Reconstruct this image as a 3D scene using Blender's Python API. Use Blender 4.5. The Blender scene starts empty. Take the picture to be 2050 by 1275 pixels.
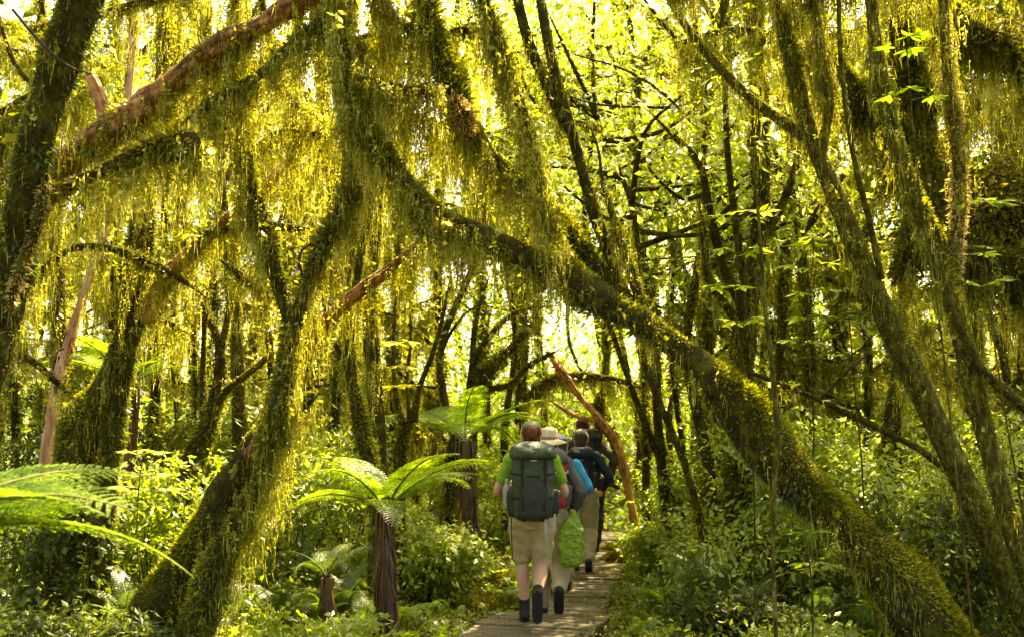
import bpy, math, random
import numpy as np
from mathutils import Vector, Matrix
R = math.radians
rng = np.random.default_rng(11)
random.seed(11)
scene = bpy.context.scene
COL = scene.collection

# ------------------------------------------------------------------ camera, light, exposure
FPX = 1993.0
PITCH = R(6.5)
CAMZ = 1.75
cam_d = bpy.data.cameras.new('camera')
cam = bpy.data.objects.new('camera', cam_d); COL.objects.link(cam)
cam.location = (0, 0, CAMZ); cam.rotation_euler = (math.pi/2 + PITCH, 0, 0)
cam_d.sensor_width = 36; cam_d.lens = 36*FPX/2050.0
cam_d.clip_end = 1000; cam_d.clip_start = 0.05
cam_d.dof.use_dof = True; cam_d.dof.focus_distance = 8.0; cam_d.dof.aperture_fstop = 3.6
scene.camera = cam
SUN = Vector((0.40, 0.62, 1.25)).normalized()
world = bpy.data.worlds.new('World'); scene.world = world
world.use_nodes = True
wn = world.node_tree; wn.nodes.clear()
wo = wn.nodes.new('ShaderNodeOutputWorld'); wb = wn.nodes.new('ShaderNodeBackground')
sky = wn.nodes.new('ShaderNodeTexSky'); sky.sky_type = 'NISHITA'; sky.sun_disc = False
sky.sun_elevation = math.asin(SUN.z); sky.sun_rotation = math.atan2(SUN.x, SUN.y)
sky.dust_density = 4.0; sky.air_density = 1.0; sky.ozone_density = 0.6
wb.inputs['Strength'].default_value = 0.12
wn.links.new(sky.outputs[0], wb.inputs[0]); wn.links.new(wb.outputs[0], wo.inputs[0])
sd = bpy.data.lights.new('sun', 'SUN'); so = bpy.data.objects.new('sun', sd); COL.objects.link(so)
sd.energy = 5.0; sd.angle = R(0.6); sd.color = (1.0, 0.90, 0.72)
so.rotation_euler = SUN.to_track_quat('Z', 'Y').to_euler(); so.location = (10, 20, 30)
scene.view_settings.view_transform = 'Standard'; scene.view_settings.look = 'None'
scene.view_settings.exposure = 2.85; scene.view_settings.gamma = 1.0
vs = scene.view_settings; vs.use_white_balance = True; vs.white_balance_temperature = 8300; vs.white_balance_tint = 14
cy = scene.cycles
cy.max_bounces = 7; cy.diffuse_bounces = 4; cy.glossy_bounces = 1; cy.transmission_bounces = 4
cy.transparent_max_bounces = 2; cy.caustics_reflective = False; cy.caustics_refractive = False
cy.sample_clamp_indirect = 6.0; cy.use_denoising = True
scene.render.engine = 'CYCLES'

cp, sp_ = math.cos(PITCH), math.sin(PITCH)
def P(px, py, d):
    """world point seen at photograph pixel (px,py), at world distance y=d from the viewpoint"""
    x = (px-1025.0)/FPX; u = -(py-637.5)/FPX
    yy = cp - u*sp_; zz = sp_ + u*cp
    k = d/yy
    return np.array((x*k, d, CAMZ + zz*k))
def G(px, d):
    return P(px, 865, d)[0]
def pix(p):
    x, y, z = p[0], p[1], p[2]-CAMZ
    f = y*cp + z*sp_; u = -y*sp_ + z*cp
    return 1025+FPX*x/f, 637.5-FPX*u/f

# ------------------------------------------------------------------ noise / arrays
_k = rng.normal(size=(10, 3)); _ph = rng.uniform(0, 6.28, 10)
def noise(p, s=1.0):
    p = np.asarray(p, dtype=float)*s
    v = np.sin(p @ _k.T + _ph)
    v2 = np.sin((p*2.17) @ _k[::-1].T + _ph*1.7)
    return (v.mean(-1) + .5*v2.mean(-1))*1.6
def norm(v):
    return v/np.maximum(np.linalg.norm(v, axis=-1, keepdims=True), 1e-9)

# ------------------------------------------------------------------ materials
def new_mat(name):
    m = bpy.data.materials.new(name); m.use_nodes = True
    nt = m.node_tree; nt.nodes.clear()
    return m, nt, nt.nodes, nt.links
def N(nodes, t, **kw):
    n = nodes.new(t)
    for k, v in kw.items(): setattr(n, k, v)
    return n
def ramp(nodes, stops):
    r = nodes.new('ShaderNodeValToRGB'); e = r.color_ramp.elements
    while len(e) < len(stops): e.new(0.5)
    for el, (p, c) in zip(e, stops):
        el.position = p; el.color = (*c, 1)
    return r
def leaf_mat(name, stops, trans=0.5, gloss=0.06, rough=0.35, nscale=0.7):
    m, nt, nd, ln = new_mat(name)
    out = N(nd, 'ShaderNodeOutputMaterial'); geo = N(nd, 'ShaderNodeNewGeometry')
    nz = N(nd, 'ShaderNodeTexNoise'); nz.inputs['Scale'].default_value = nscale; nz.inputs['Detail'].default_value = 2
    ln.new(geo.outputs['Position'], nz.inputs['Vector'])
    ma = N(nd, 'ShaderNodeMath', operation='MULTIPLY_ADD'); ma.inputs[1].default_value = 0.6
    sb = N(nd, 'ShaderNodeMath', operation='MULTIPLY_ADD'); sb.inputs[1].default_value = 1.3; sb.inputs[2].default_value = -0.45
    ln.new(nz.outputs['Fac'], sb.inputs[0])
    ln.new(geo.outputs['Random Per Island'], ma.inputs[0]); ln.new(sb.outputs[0], ma.inputs[2])
    cr = ramp(nd, stops); ln.new(ma.outputs[0], cr.inputs[0])
    df = N(nd, 'ShaderNodeBsdfDiffuse'); tr = N(nd, 'ShaderNodeBsdfTranslucent')
    ln.new(cr.outputs[0], df.inputs[0])
    hs = N(nd, 'ShaderNodeHueSaturation'); hs.inputs['Saturation'].default_value = 1.05; hs.inputs['Value'].default_value = 1.5
    ln.new(cr.outputs[0], hs.inputs['Color']); ln.new(hs.outputs[0], tr.inputs[0])
    mx = N(nd, 'ShaderNodeMixShader'); mx.inputs[0].default_value = trans
    ln.new(df.outputs[0], mx.inputs[1]); ln.new(tr.outputs[0], mx.inputs[2])
    if gloss > 0:
        gl = N(nd, 'ShaderNodeBsdfGlossy'); gl.inputs['Roughness'].default_value = rough
        m2 = N(nd, 'ShaderNodeMixShader'); m2.inputs[0].default_value = gloss
        ln.new(mx.outputs[0], m2.inputs[1]); ln.new(gl.outputs[0], m2.inputs[2])
        mx = m2
    ln.new(mx.outputs[0], out.inputs[0])
    return m
def solid_mat(name, stops, scale=8.0, rough=0.85, bump=0.4, detail=6, stretch=(1, 1, 1), spec=0.3, dist=0.02, wave=None):
    m, nt, nd, ln = new_mat(name)
    out = N(nd, 'ShaderNodeOutputMaterial'); bs = N(nd, 'ShaderNodeBsdfPrincipled')
    tc = N(nd, 'ShaderNodeNewGeometry'); mp = N(nd, 'ShaderNodeMapping')
    mp.inputs['Scale'].default_value = stretch
    ln.new(tc.outputs['Position'], mp.inputs['Vector'])
    nz = N(nd, 'ShaderNodeTexNoise'); nz.inputs['Scale'].default_value = scale; nz.inputs['Detail'].default_value = detail
    nz.inputs['Roughness'].default_value = 0.65
    ln.new(mp.outputs[0], nz.inputs['Vector'])
    cr = ramp(nd, stops); ln.new(nz.outputs['Fac'], cr.inputs[0]); ln.new(cr.outputs[0], bs.inputs['Base Color'])
    bs.inputs['Roughness'].default_value = rough
    bs.inputs['Specular IOR Level'].default_value = spec
    if bump:
        b = N(nd, 'ShaderNodeBump'); b.inputs['Strength'].default_value = bump; b.inputs['Distance'].default_value = dist
        n2 = N(nd, 'ShaderNodeTexNoise'); n2.inputs['Scale'].default_value = scale*2.3; n2.inputs['Detail'].default_value = 5
        ln.new(mp.outputs[0], n2.inputs['Vector']); ln.new(n2.outputs['Fac'], b.inputs['Height'])
        ln.new(b.outputs[0], bs.inputs['Normal'])
    ln.new(bs.outputs[0], out.inputs[0])
    return m
M = {}
M['hang'] = leaf_mat('hanging_moss', [(0.05, (.08, .06, .010)), (.35, (.18, .175, .014)), (.65, (.38, .37, .035)), (1, (.74, .70, .22))], trans=.52, gloss=.015, nscale=5)
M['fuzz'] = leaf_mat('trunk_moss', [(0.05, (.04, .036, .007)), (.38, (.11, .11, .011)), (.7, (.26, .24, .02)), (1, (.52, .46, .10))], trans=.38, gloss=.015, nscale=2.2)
M['fuzz_top'] = leaf_mat('trunk_moss_sunlit_tone', [(0.05, (.07, .068, .008)), (.38, (.16, .165, .013)), (.7, (.31, .30, .022)), (1, (.55, .50, .10))], trans=.4, gloss=0, nscale=3)  # lighter copy of the trunk moss, with sunlight put into its colour
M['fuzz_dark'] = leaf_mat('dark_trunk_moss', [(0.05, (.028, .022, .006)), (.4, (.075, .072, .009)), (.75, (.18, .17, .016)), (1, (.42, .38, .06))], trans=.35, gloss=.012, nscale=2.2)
M['fuzz_tan'] = leaf_mat('tan_moss', [(0.05, (.16, .10, .03)), (.5, (.40, .30, .09)), (1, (.62, .50, .20))], trans=.35, gloss=.01, nscale=2.2)
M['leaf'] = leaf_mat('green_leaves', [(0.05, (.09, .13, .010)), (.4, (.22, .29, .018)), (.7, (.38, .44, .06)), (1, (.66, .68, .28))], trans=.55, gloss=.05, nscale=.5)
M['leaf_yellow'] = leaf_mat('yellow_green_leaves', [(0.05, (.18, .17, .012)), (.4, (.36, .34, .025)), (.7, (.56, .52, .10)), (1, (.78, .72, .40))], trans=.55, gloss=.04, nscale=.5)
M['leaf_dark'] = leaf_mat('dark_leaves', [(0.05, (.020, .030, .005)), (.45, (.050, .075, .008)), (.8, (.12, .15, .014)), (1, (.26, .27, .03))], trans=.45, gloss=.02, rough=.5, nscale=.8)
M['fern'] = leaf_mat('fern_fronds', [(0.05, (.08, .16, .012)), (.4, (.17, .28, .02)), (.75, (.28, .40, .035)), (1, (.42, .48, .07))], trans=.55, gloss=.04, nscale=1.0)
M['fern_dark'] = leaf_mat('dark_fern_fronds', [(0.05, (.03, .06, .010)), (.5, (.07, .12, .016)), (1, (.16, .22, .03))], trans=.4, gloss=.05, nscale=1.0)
M['dead'] = leaf_mat('dead_fronds', [(0.05, (.06, .03, .012)), (.5, (.16, .085, .035)), (1, (.36, .22, .11))], trans=.25, gloss=.02, nscale=1.0)
M['flakes'] = leaf_mat('bark_flakes', [(0.05, (.06, .025, .010)), (.35, (.20, .085, .03)), (.7, (.42, .20, .08)), (1, (.66, .44, .24))], trans=.15, gloss=.02, nscale=2.5)
M['ground_leaf'] = leaf_mat('ground_cover', [(0.05, (.07, .09, .010)), (.4, (.16, .21, .016)), (.7, (.30, .34, .03)), (1, (.52, .50, .08))], trans=.45, gloss=.04, nscale=.9)
M['trunk'] = solid_mat('mossy_bark', [(.25, (.018, .012, .006)), (.5, (.045, .038, .010)), (.62, (.085, .085, .010)), (.8, (.16, .15, .02))], scale=9, bump=1.0, dist=.05, rough=1, spec=.04)
M['trunk_grey'] = solid_mat('speckled_bark', [(.25, (.026, .018, .007)), (.45, (.07, .06, .011)), (.58, (.14, .13, .018)), (.75, (.42, .34, .12))], scale=26, spec=.06, bump=1.0, dist=.05, rough=.9, stretch=(1, 1, .5))
M['bark'] = solid_mat('bare_orange_bark', [(.28, (.035, .016, .008)), (.44, (.16, .065, .018)), (.56, (.36, .17, .045)), (.75, (.62, .38, .13))], scale=11, bump=1.0, dist=.04, rough=.75, stretch=(1, 1, .35))
M['bark_orange'] = solid_mat('orange_bark_sunlit_tone', [(.25, (.20, .07, .015)), (.45, (.50, .22, .05)), (.6, (.72, .40, .12)), (.8, (.85, .65, .36))], scale=12, bump=1.0, dist=.04, rough=.6, stretch=(1, 1, .35))  # bark brightened in colour to look sunlit; the trunk itself stands in shade
M['bark_pale'] = solid_mat('pale_peeling_bark', [(.2, (.16, .07, .03)), (.45, (.42, .22, .11)), (.65, (.62, .42, .27)), (.85, (.75, .6, .42))], scale=10, bump=.8, dist=.03, rough=.7, stretch=(1, 1, .3))
M['fern_trunk'] = solid_mat('fibrous_fern_trunk', [(.25, (.02, .010, .006)), (.5, (.045, .024, .012)), (.75, (.13, .07, .03))], scale=26, bump=1.0, dist=.03, rough=.95, stretch=(1, 1, .12))
M['soil'] = solid_mat('forest_floor', [(.25, (.020, .014, .008)), (.5, (.05, .042, .014)), (.7, (.09, .10, .02)), (.9, (.16, .16, .03))], scale=4, bump=.8, dist=.05, rough=.95)
M['plank'] = solid_mat('weathered_planks', [(.28, (.03, .024, .010)), (.42, (.075, .070, .018)), (.52, (.12, .095, .040)), (.66, (.20, .15, .075)), (.85, (.44, .36, .22))], scale=12, bump=.7, dist=.01, rough=.65, stretch=(.35, 2.5, 1), spec=.5)
M['beam'] = solid_mat('dark_wet_timber', [(.3, (.015, .010, .006)), (.7, (.06, .04, .022))], scale=10, bump=.6, rough=.8)
M['wire'] = solid_mat('rusted_wire', [(.3, (.10, .07, .05)), (.7, (.28, .22, .16))], scale=30, bump=0, rough=.5)
# clothes, packs
def cloth(name, c, var=.25, rough=.85, scale=9, bump=.6, spec=.25, dist=.015):
    a = tuple(x*(1-var) for x in c); b = tuple(min(1, x*(1+var)) for x in c)
    return solid_mat(name, [(.3, a), (.7, b)], scale=scale, bump=bump, dist=dist, rough=rough, spec=spec)

# ------------------------------------------------------------------ mesh making
def mesh_np(name, V, quads=None, tris=None, mat=None, smooth=False):
    me = bpy.data.meshes.new(name)
    V = np.asarray(V, dtype=np.float32)
    me.vertices.add(len(V)); me.vertices.foreach_set('co', V.ravel())
    lv = []; ls = []; tot = 0
    if quads is not None and len(quads):
        q = np.asarray(quads, dtype=np.int32); lv.append(q.ravel()); ls.append(np.arange(len(q))*4+tot); tot += q.size
    if tris is not None and len(tris):
        t = np.asarray(tris, dtype=np.int32); lv.append(t.ravel()); ls.append(np.arange(len(t))*3+tot); tot += t.size
    lv = np.concatenate(lv).astype(np.int32); ls = np.concatenate(ls).astype(np.int32)
    me.loops.add(len(lv)); me.loops.foreach_set('vertex_index', lv)
    me.polygons.add(len(ls)); me.polygons.foreach_set('loop_start', ls)
    me.update(calc_edges=True)
    me.polygons.foreach_set('use_smooth', np.full(len(ls), bool(smooth)))
    if mat is not None: me.materials.append(mat)
    return me
class Geo:
    def __init__(s): s.v = []; s.q = []; s.t = []; s.n = 0
    def add(s, V, q=None, t=None):
        V = np.asarray(V, dtype=float)
        if q is not None and len(q): s.q.append(np.asarray(q)+s.n)
        if t is not None and len(t): s.t.append(np.asarray(t)+s.n)
        s.v.append(V); s.n += len(V)
        return s
    def merge(s, o, mat4=None):
        for_v = np.concatenate(o.v)
        if mat4 is not None:
            A = np.array(mat4); for_v = for_v @ A[:3, :3].T + A[:3, 3]
        s.add(for_v, np.concatenate(o.q) if o.q else None, np.concatenate(o.t) if o.t else None)
        return s
    def build(s, name, mat, parent=None, base=None, smooth=False, mods=None):
        V = np.concatenate(s.v)
        if base is not None: V = V-np.asarray(base)
        me = mesh_np(name, V, np.concatenate(s.q) if s.q else None, np.concatenate(s.t) if s.t else None, mat, smooth)
        o = bpy.data.objects.new(name, me); COL.objects.link(o)
        if parent is not None: o.parent = parent
        return o
def tag(o, label=None, cat=None, group=None, kind=None):
    if label: o['label'] = label
    if cat: o['category'] = cat
    if group: o['group'] = group
    if kind: o['kind'] = kind
    return o
def empty(name, loc, label, cat, group=None):
    o = bpy.data.objects.new(name, None); COL.objects.link(o); o.location = loc
    o.empty_display_size = .2
    return tag(o, label, cat, group)
def copy_tree(o, parent=None):
    c = o.copy(); COL.objects.link(c)
    if parent is not None: c.parent = parent
    for ch in list(o.children): copy_tree(ch, c)
    return c

def spline(pts, step):
    """Catmull-Rom through rows (x,y,z,r); returns dense rows"""
    p = np.asarray(pts, float)
    if len(p) == 2: p = np.stack([p[0], (p[0]+p[1])/2, p[1]])
    e = np.vstack([2*p[0]-p[1], p, 2*p[-1]-p[-2]])
    out = []
    for i in range(1, len(e)-2):
        L = np.linalg.norm(e[i+1, :3]-e[i, :3]); n = max(2, int(L/step))
        t = np.linspace(0, 1, n, endpoint=False)[:, None]
        a, b, c, d = e[i-1], e[i], e[i+1], e[i+2]
        out.append(.5*((2*b)+(-a+c)*t+(2*a-5*b+4*c-d)*t*t+(-a+3*b-3*c+d)*t**3))
    out.append(p[-1:])
    o = np.vstack(out); o[:, 3:] = np.maximum(o[:, 3:], 1e-4)
    return o
def frames(c):
    T = norm(np.gradient(c, axis=0))
    up = np.array((0., 0, 1.)) if abs(T[0, 2]) < .9 else np.array((1., 0, 0))
    u = np.zeros_like(T); x = norm(np.cross(T[0], up)); 
    for i in range(len(T)):
        x = x-T[i]*np.dot(x, T[i]); x = x/max(np.linalg.norm(x), 1e-9); u[i] = x
    return T, u, np.cross(T, u)
def tube(geo, rows, n=12, bump=.12, bscale=6.0, flat=None, caps=True, ridge=0):
    """rows: (x,y,z,r[,r2])"""
    c = rows[:, :3]; T, u, v = frames(c)
    a = np.linspace(0, 2*np.pi, n, endpoint=False)
    r1 = rows[:, 3][:, None, None]; r2 = rows[:, 4][:, None, None] if rows.shape[1] > 4 else r1
    d = u[:, None]*np.cos(a)[None, :, None]*r1 + v[:, None]*np.sin(a)[None, :, None]*r2
    Pn = c[:, None]+d
    if bump:
        nz = noise(Pn*1.0, bscale)
        k = 1+bump*nz
        if ridge:
            tw = a[None, :]+1.3*noise(c, 1.5)[:, None]
            k = k+ridge*(np.abs(np.sin(tw*3.5+2*noise(Pn, 3)))-.5)+ridge*.5*noise(Pn, 19)
        Pn = c[:, None]+d*k[..., None]
    m = len(c); idx = np.arange(m*n).reshape(m, n)
    q = np.stack([idx[:-1], np.roll(idx[:-1], -1, 1), np.roll(idx[1:], -1, 1), idx[1:]], -1).reshape(-1, 4)
    V = Pn.reshape(-1, 3); t = None
    if caps:
        V = np.vstack([V, c[0], c[-1]])
        k = np.arange(n); t = np.vstack([np.stack([np.roll(idx[0], -1), idx[0], np.full(n, m*n)], 1),
                                         np.stack([idx[-1], np.roll(idx[-1], -1), np.full(n, m*n+1)], 1)])
    geo.add(V, q, t)
def kites(geo, B, D, S, L, W, mid=.42, fold=0.0):
    """leaf-shaped quads: B base, D direction, S side, L length, W width"""
    n = len(B); L = np.asarray(L).reshape(-1, 1)*np.ones((n, 1)); W = np.asarray(W).reshape(-1, 1)*np.ones((n, 1))
    m = B+D*L*mid
    nn = np.cross(D, S)
    V = np.stack([B, m+S*W*.5+nn*W*fold, B+D*L, m-S*W*.5+nn*W*fold], 1).reshape(-1, 3)
    geo.add(V, np.arange(4*n).reshape(n, 4))
def rand_dirs(n): return norm(rng.normal(size=(n, 3)))

def sample_tube(rows, n, bump=0, bs=6.0):
    c = rows[:, :3]; T, u, v = frames(c)
    seg = np.linalg.norm(np.diff(c, axis=0), axis=1); w = seg*(rows[:-1, 3]+rows[1:, 3])
    i = rng.choice(len(seg), n, p=w/w.sum()); t = rng.random(n)[:, None]
    a = rng.uniform(0, 2*np.pi, n)
    cc = c[i]*(1-t)+c[i+1]*t; r = (rows[i, 3:4]*(1-t)+rows[i+1, 3:4]*t)
    nn = norm(u[i]*np.cos(a)[:, None]+v[i]*np.sin(a)[:, None])
    k = 1+bump*noise(cc+nn*r, bs)[:, None] if bump else .97
    return cc+nn*r*k, nn, T[i]
def area(rows):
    seg = np.linalg.norm(np.diff(rows[:, :3], axis=0), axis=1)
    return (seg*(rows[:-1, 3]+rows[1:, 3])*np.pi).sum()
def fuzz(geo, rows, dens, size, droop=.55, patchy=0.0, top=None, wr=1.0, along=0, bump=0, bs=6.0):
    n = int(area(rows)*dens)
    if n < 5: return
    p, nn, T = sample_tube(rows, n, bump, bs)
    k = rng.random(n) < np.clip(.72+.75*noise(p, 3.3), .12, 1); p, nn, T = p[k], nn[k], T[k]; n = len(p)
    if patchy:
        k = noise(p, 3.0) > patchy-.6
        p, nn, T = p[k], nn[k], T[k]; n = len(p)
    if top is not None:
        k = nn[:, 2] > top+.25*rng.normal(size=n)
        p, nn, T = p[k], nn[k], T[k]; n = len(p)
    tuft = .45+.95*np.clip(noise(p, 5.0)+.35, 0, 1.2)+.6*np.clip(noise(p, 11.0), 0, 1)
    D = norm(nn*rng.uniform(.5, 1.2, (n, 1))+np.array((0, 0, -droop))*rng.uniform(.2, 1.6, (n, 1))+rng.normal(size=(n, 3))*.42)
    if along:
        D = norm(T*rng.choice((-1, 1), (n, 1))+nn*.25+rng.normal(size=(n, 3))*.18); S = norm(np.cross(D, nn)+rng.normal(size=(n, 3))*.3)
    else: S = norm(np.cross(D, rand_dirs(n)))
    L = size*rng.uniform(.5, 1.5, n)*tuft
    kites(geo, p-nn*.01, D, S, L, L*rng.uniform(.16, .30, n)*wr, mid=.5)
def strands(geo, roots, lens, step=.013, leaf=.011, wander=.03):
    roots = np.asarray(roots); lens = np.asarray(lens)
    k = np.maximum(2, (lens/step).astype(int)); idx = np.repeat(np.arange(len(k)), k)
    j = np.arange(k.sum())-np.repeat(np.cumsum(k)-k, k)
    t = j/k[idx]; L = lens[idx]
    ph = rng.uniform(0, 6.28, (len(k), 4)); fr = rng.uniform(4, 12, (len(k), 2)); am = rng.uniform(.2, 1, (len(k), 2))*wander
    z = j*step
    off = np.stack([am[idx, 0]*(np.sin(z*fr[idx, 0]+ph[idx, 0])-np.sin(ph[idx, 0])), am[idx, 1]*(np.sin(z*fr[idx, 1]+ph[idx, 1])-np.sin(ph[idx, 1])), -z], -1)
    C = roots[idx]+off
    n = len(C)
    dens = noise(np.stack([idx*.37, z*9, idx*.11], -1), 1.0)
    D = norm(rng.normal(size=(n, 3))*np.array((1, 1, .7))+np.array((0, 0, -.75)))
    S = norm(np.cross(D, rand_dirs(n)))
    sc = np.exp(rng.normal(size=len(k))*.38)[idx]
    Ls = sc*leaf*rng.uniform(.6, 1.9, n)*(1.15-.65*t)*(1+.35*dens)
    kites(geo, C, D, S, Ls, Ls*rng.uniform(.35, .6, n), mid=.5)
    # thread
    s = (j % 5 == 0)
    Cs = C[s]; D2 = norm(np.array((0, 0, -1.))+rng.normal(size=(len(Cs), 3))*.12); S2 = norm(np.cross(D2, rand_dirs(len(Cs))))
    kites(geo, Cs, D2, S2, step*7, leaf*.30, mid=.5)
HM, HL = 1.35, 1.15
def hang(geo, rows, per_m, length, leaf=.011, step=.013, t0=0, t1=1, under=.8):
    c = rows[:, :3]; n0, n1 = int(t0*(len(c)-1)), max(int(t1*(len(c)-1)), int(t0*(len(c)-1))+1)
    c = rows[n0:n1+1]; seg = np.linalg.norm(np.diff(c[:, :3], axis=0), axis=1)
    per_m *= HM; length *= HL; tot = seg.sum(); nc = max(1, int(tot*per_m/9))
    i = rng.choice(len(seg), nc, p=seg/tot); t = rng.random(nc)[:, None]
    cen = c[i, :3]*(1-t)+c[i+1, :3]*t; rad = c[i, 3]
    m = rng.integers(4, 15, nc); ix = np.repeat(np.arange(nc), m); k = len(ix)
    off = rng.normal(size=(k, 3))*np.array((.045, .045, .0))
    a = rng.uniform(-1, 1, k)
    T = norm(np.gradient(c[:, :3], axis=0))[i][ix]
    side = norm(np.cross(T, np.array((0, 0, 1.)))+1e-6)
    roots = cen[ix]+off+side*(a*rad[ix])[:, None]; roots[:, 2] -= under*rad[ix]*np.sqrt(1-a*a)
    cl = length*(.35+1.1*rng.random(nc)**1.3)*(1+.45*noise(cen, 1.7))
    lens = np.clip(cl[ix]*(.25+.85*rng.random(k)), .04, 3)*np.exp(-((off[:, 0]/.08)**2)*.5)
    strands(geo, roots, lens, step=step*1.1, leaf=leaf*1.4)

def ground(x, y):
    x = np.asarray(x, float); y = np.asarray(y, float)
    c = path_x(y); d = np.abs(x-c)
    k = np.clip((d-.75)/1.6, 0, 1); k = k*k*(3-2*k)
    p = np.stack([x, y, x*0], -1)
    return (-.02+k*(.13+.22*noise(p, .8)+.07*noise(p, 2.9)+.02*np.maximum(y-12, 0)))*np.clip(1.5-np.hypot(x, y)/120, 0, 1)
def path_x(y):
    y = np.asarray(y, float)
    return np.interp(y, [-5, 2, 7.8, 9.0, 10, 12, 15, 18, 22, 30], [-3.0, -1.5, .02, .36, .52, .86, 1.32, 1.55, 1.2, 0])
def gz(x, y): return float(ground(np.array([x]), np.array([y]))[0])
# ------------------------------------------------------------------ ground
gx = np.concatenate([-np.geomspace(160, 8, 18)[:-1], np.linspace(-8, 8, 130), np.geomspace(8, 160, 18)[1:]])
gy = np.concatenate([-np.geomspace(60, 4, 10)[:-1], np.linspace(-4, 26, 180), np.geomspace(26, 260, 18)[1:]])
X, Y = np.meshgrid(gx, gy); Z = ground(X.ravel(), Y.ravel()).reshape(X.shape)
V = np.stack([X, Y, Z], -1).reshape(-1, 3); idx = np.arange(X.size).reshape(X.shape)
q = np.stack([idx[:-1, :-1], idx[:-1, 1:], idx[1:, 1:], idx[1:, :-1]], -1).reshape(-1, 4)
Geo().add(V, q).build('ground', M['soil'], smooth=True)['kind'] = 'structure'
#@@PART2
# ------------------------------------------------------------------ trees
def rows_of(pts, step=.06, k=1.0, taper=False):
    out = []
    for p in pts:
        px, py, d, hw = p
        r = hw*k*d/FPX
        if py == 'g':
            x = G(px, d); out.append((x, d, gz(x, d)-.12, r))
        else:
            w = P(px, py, d); out.append((*w, r))
    rw = spline(out, step)
    if taper and isinstance(pts[-1][1], (int, float)) and 0 < pts[-1][1] < 1275 and 0 < pts[-1][0] < 2050:
        m = max(3, min(len(rw)//4, 9)); rw[-m:, 3] *= np.linspace(1, .12, m)
    return rw
def leaves_blob(geo, cen, rad, n, size, hang_=.35, clump=.28, wr=.42):
    """leaves in clumps through an ellipsoid"""
    cen = np.asarray(cen, float); rad = np.asarray(rad, float)*np.ones(3)
    m = max(3, n//16)
    c = rand_dirs(m)*(rng.random(m)**.42)[:, None]
    c = cen+c*rad
    i = rng.integers(0, m, n)
    p = c[i]+rng.normal(size=(n, 3))*clump*np.minimum(1, rad.mean())*np.array((1, 1, .5))
    D = norm(norm(p-c[i])*.8+rng.normal(size=(n, 3))*.5+np.array((0, 0, -hang_)))
    S = norm(np.cross(D, norm(rng.normal(size=(n, 3))*.55+np.array((0, 0, 1.)))))
    L = size*rng.uniform(.55, 1.35, n)
    kites(geo, p, D, S, L, L*wr*rng.uniform(.75, 1.2, n), mid=.45, fold=.12)
def frond_geo(L, rise=1.0, droop=1.0, npin=26, npl=12, wide=.30, up=.9, nar=.15):
    """frond in the xz plane heading +x. returns (leaf Geo, stem Geo)"""
    n = 24; t = np.linspace(0, 1, n)
    ang = up-(up+droop)*t**1.25
    dx = np.cos(ang)*L/n; dz = np.sin(ang)*L/n*rise
    C = np.stack([np.cumsum(dx), 0*t, np.cumsum(dz)], -1); C -= C[0]
    st = Geo(); tube(st, np.concatenate([C, (.011*L*(1-.85*t)+.0015)[:, None]], 1), 6, 0)
    T = norm(np.gradient(C, axis=0)); lf = Geo()
    tt = np.linspace(.16, .985, npin)
    prof = np.sin(np.pi*np.clip((tt-.02), 0, 1)**.62)**.8*wide*L
    for i, ti in enumerate(tt):
        c = np.array([np.interp(ti, t, C[:, k]) for k in range(3)]); T0 = norm(np.array([np.interp(ti, t, T[:, k]) for k in range(3)]))
        nrm = np.array((-T0[2], 0, T0[0]))
        for s in (-1, 1):
            dr = norm(np.array((0, s, 0))*1.0+T0*.38+nrm*.10); pl = max(prof[i]*rng.uniform(.9, 1.06), .02)
            m = npl if npl > 2 else 1
            if m == 1:
                kites(lf, c[None], dr[None], norm(np.cross(dr, nrm))[None], pl, pl*.28, mid=.3); continue
            u = np.linspace(.06, .97, m); pc = c+dr*u[:, None]*pl-np.array((0, 0, 1.))*(u[:, None]**2)*pl*.18
            wl = pl*nar*(1-u)**.6+.003*L
            for s2 in (-1, 1):
                D = norm(s2*np.cross(dr, nrm)+dr*.45+rng.normal(size=(m, 3))*.08)
                S = norm(np.cross(D, nrm+rng.normal(size=(m, 3))*.15))
                kites(lf, pc, D, S, wl, pl/m*1.05, mid=.35)
    return lf, st
_a, _b = frond_geo(L=1.0, up=.5, droop=1.0, npin=12, npl=1, wide=.20)
SPV, SPQ = np.concatenate(_a.v), np.concatenate(_a.q)
def sprays(geo, rows, n, L, bump=0, bs=6):
    p, nn, T = sample_tube(rows, n*2, bump, bs); k = nn[:, 2] > -.35; p, nn = p[k][:n], nn[k][:n]
    for c, v in zip(p, nn):
        az = math.atan2(v[1], v[0])+rng.normal()*.5; l = L*rng.uniform(.5, 1.3)
        Mx = np.array(Matrix.Rotation(az, 3, 'Z') @ Matrix.Rotation(-rng.uniform(-.6, .5), 3, 'Y') @ Matrix.Rotation(rng.normal()*.3, 3, 'X'))*l
        geo.add(SPV @ Mx.T + c, SPQ)
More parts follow.
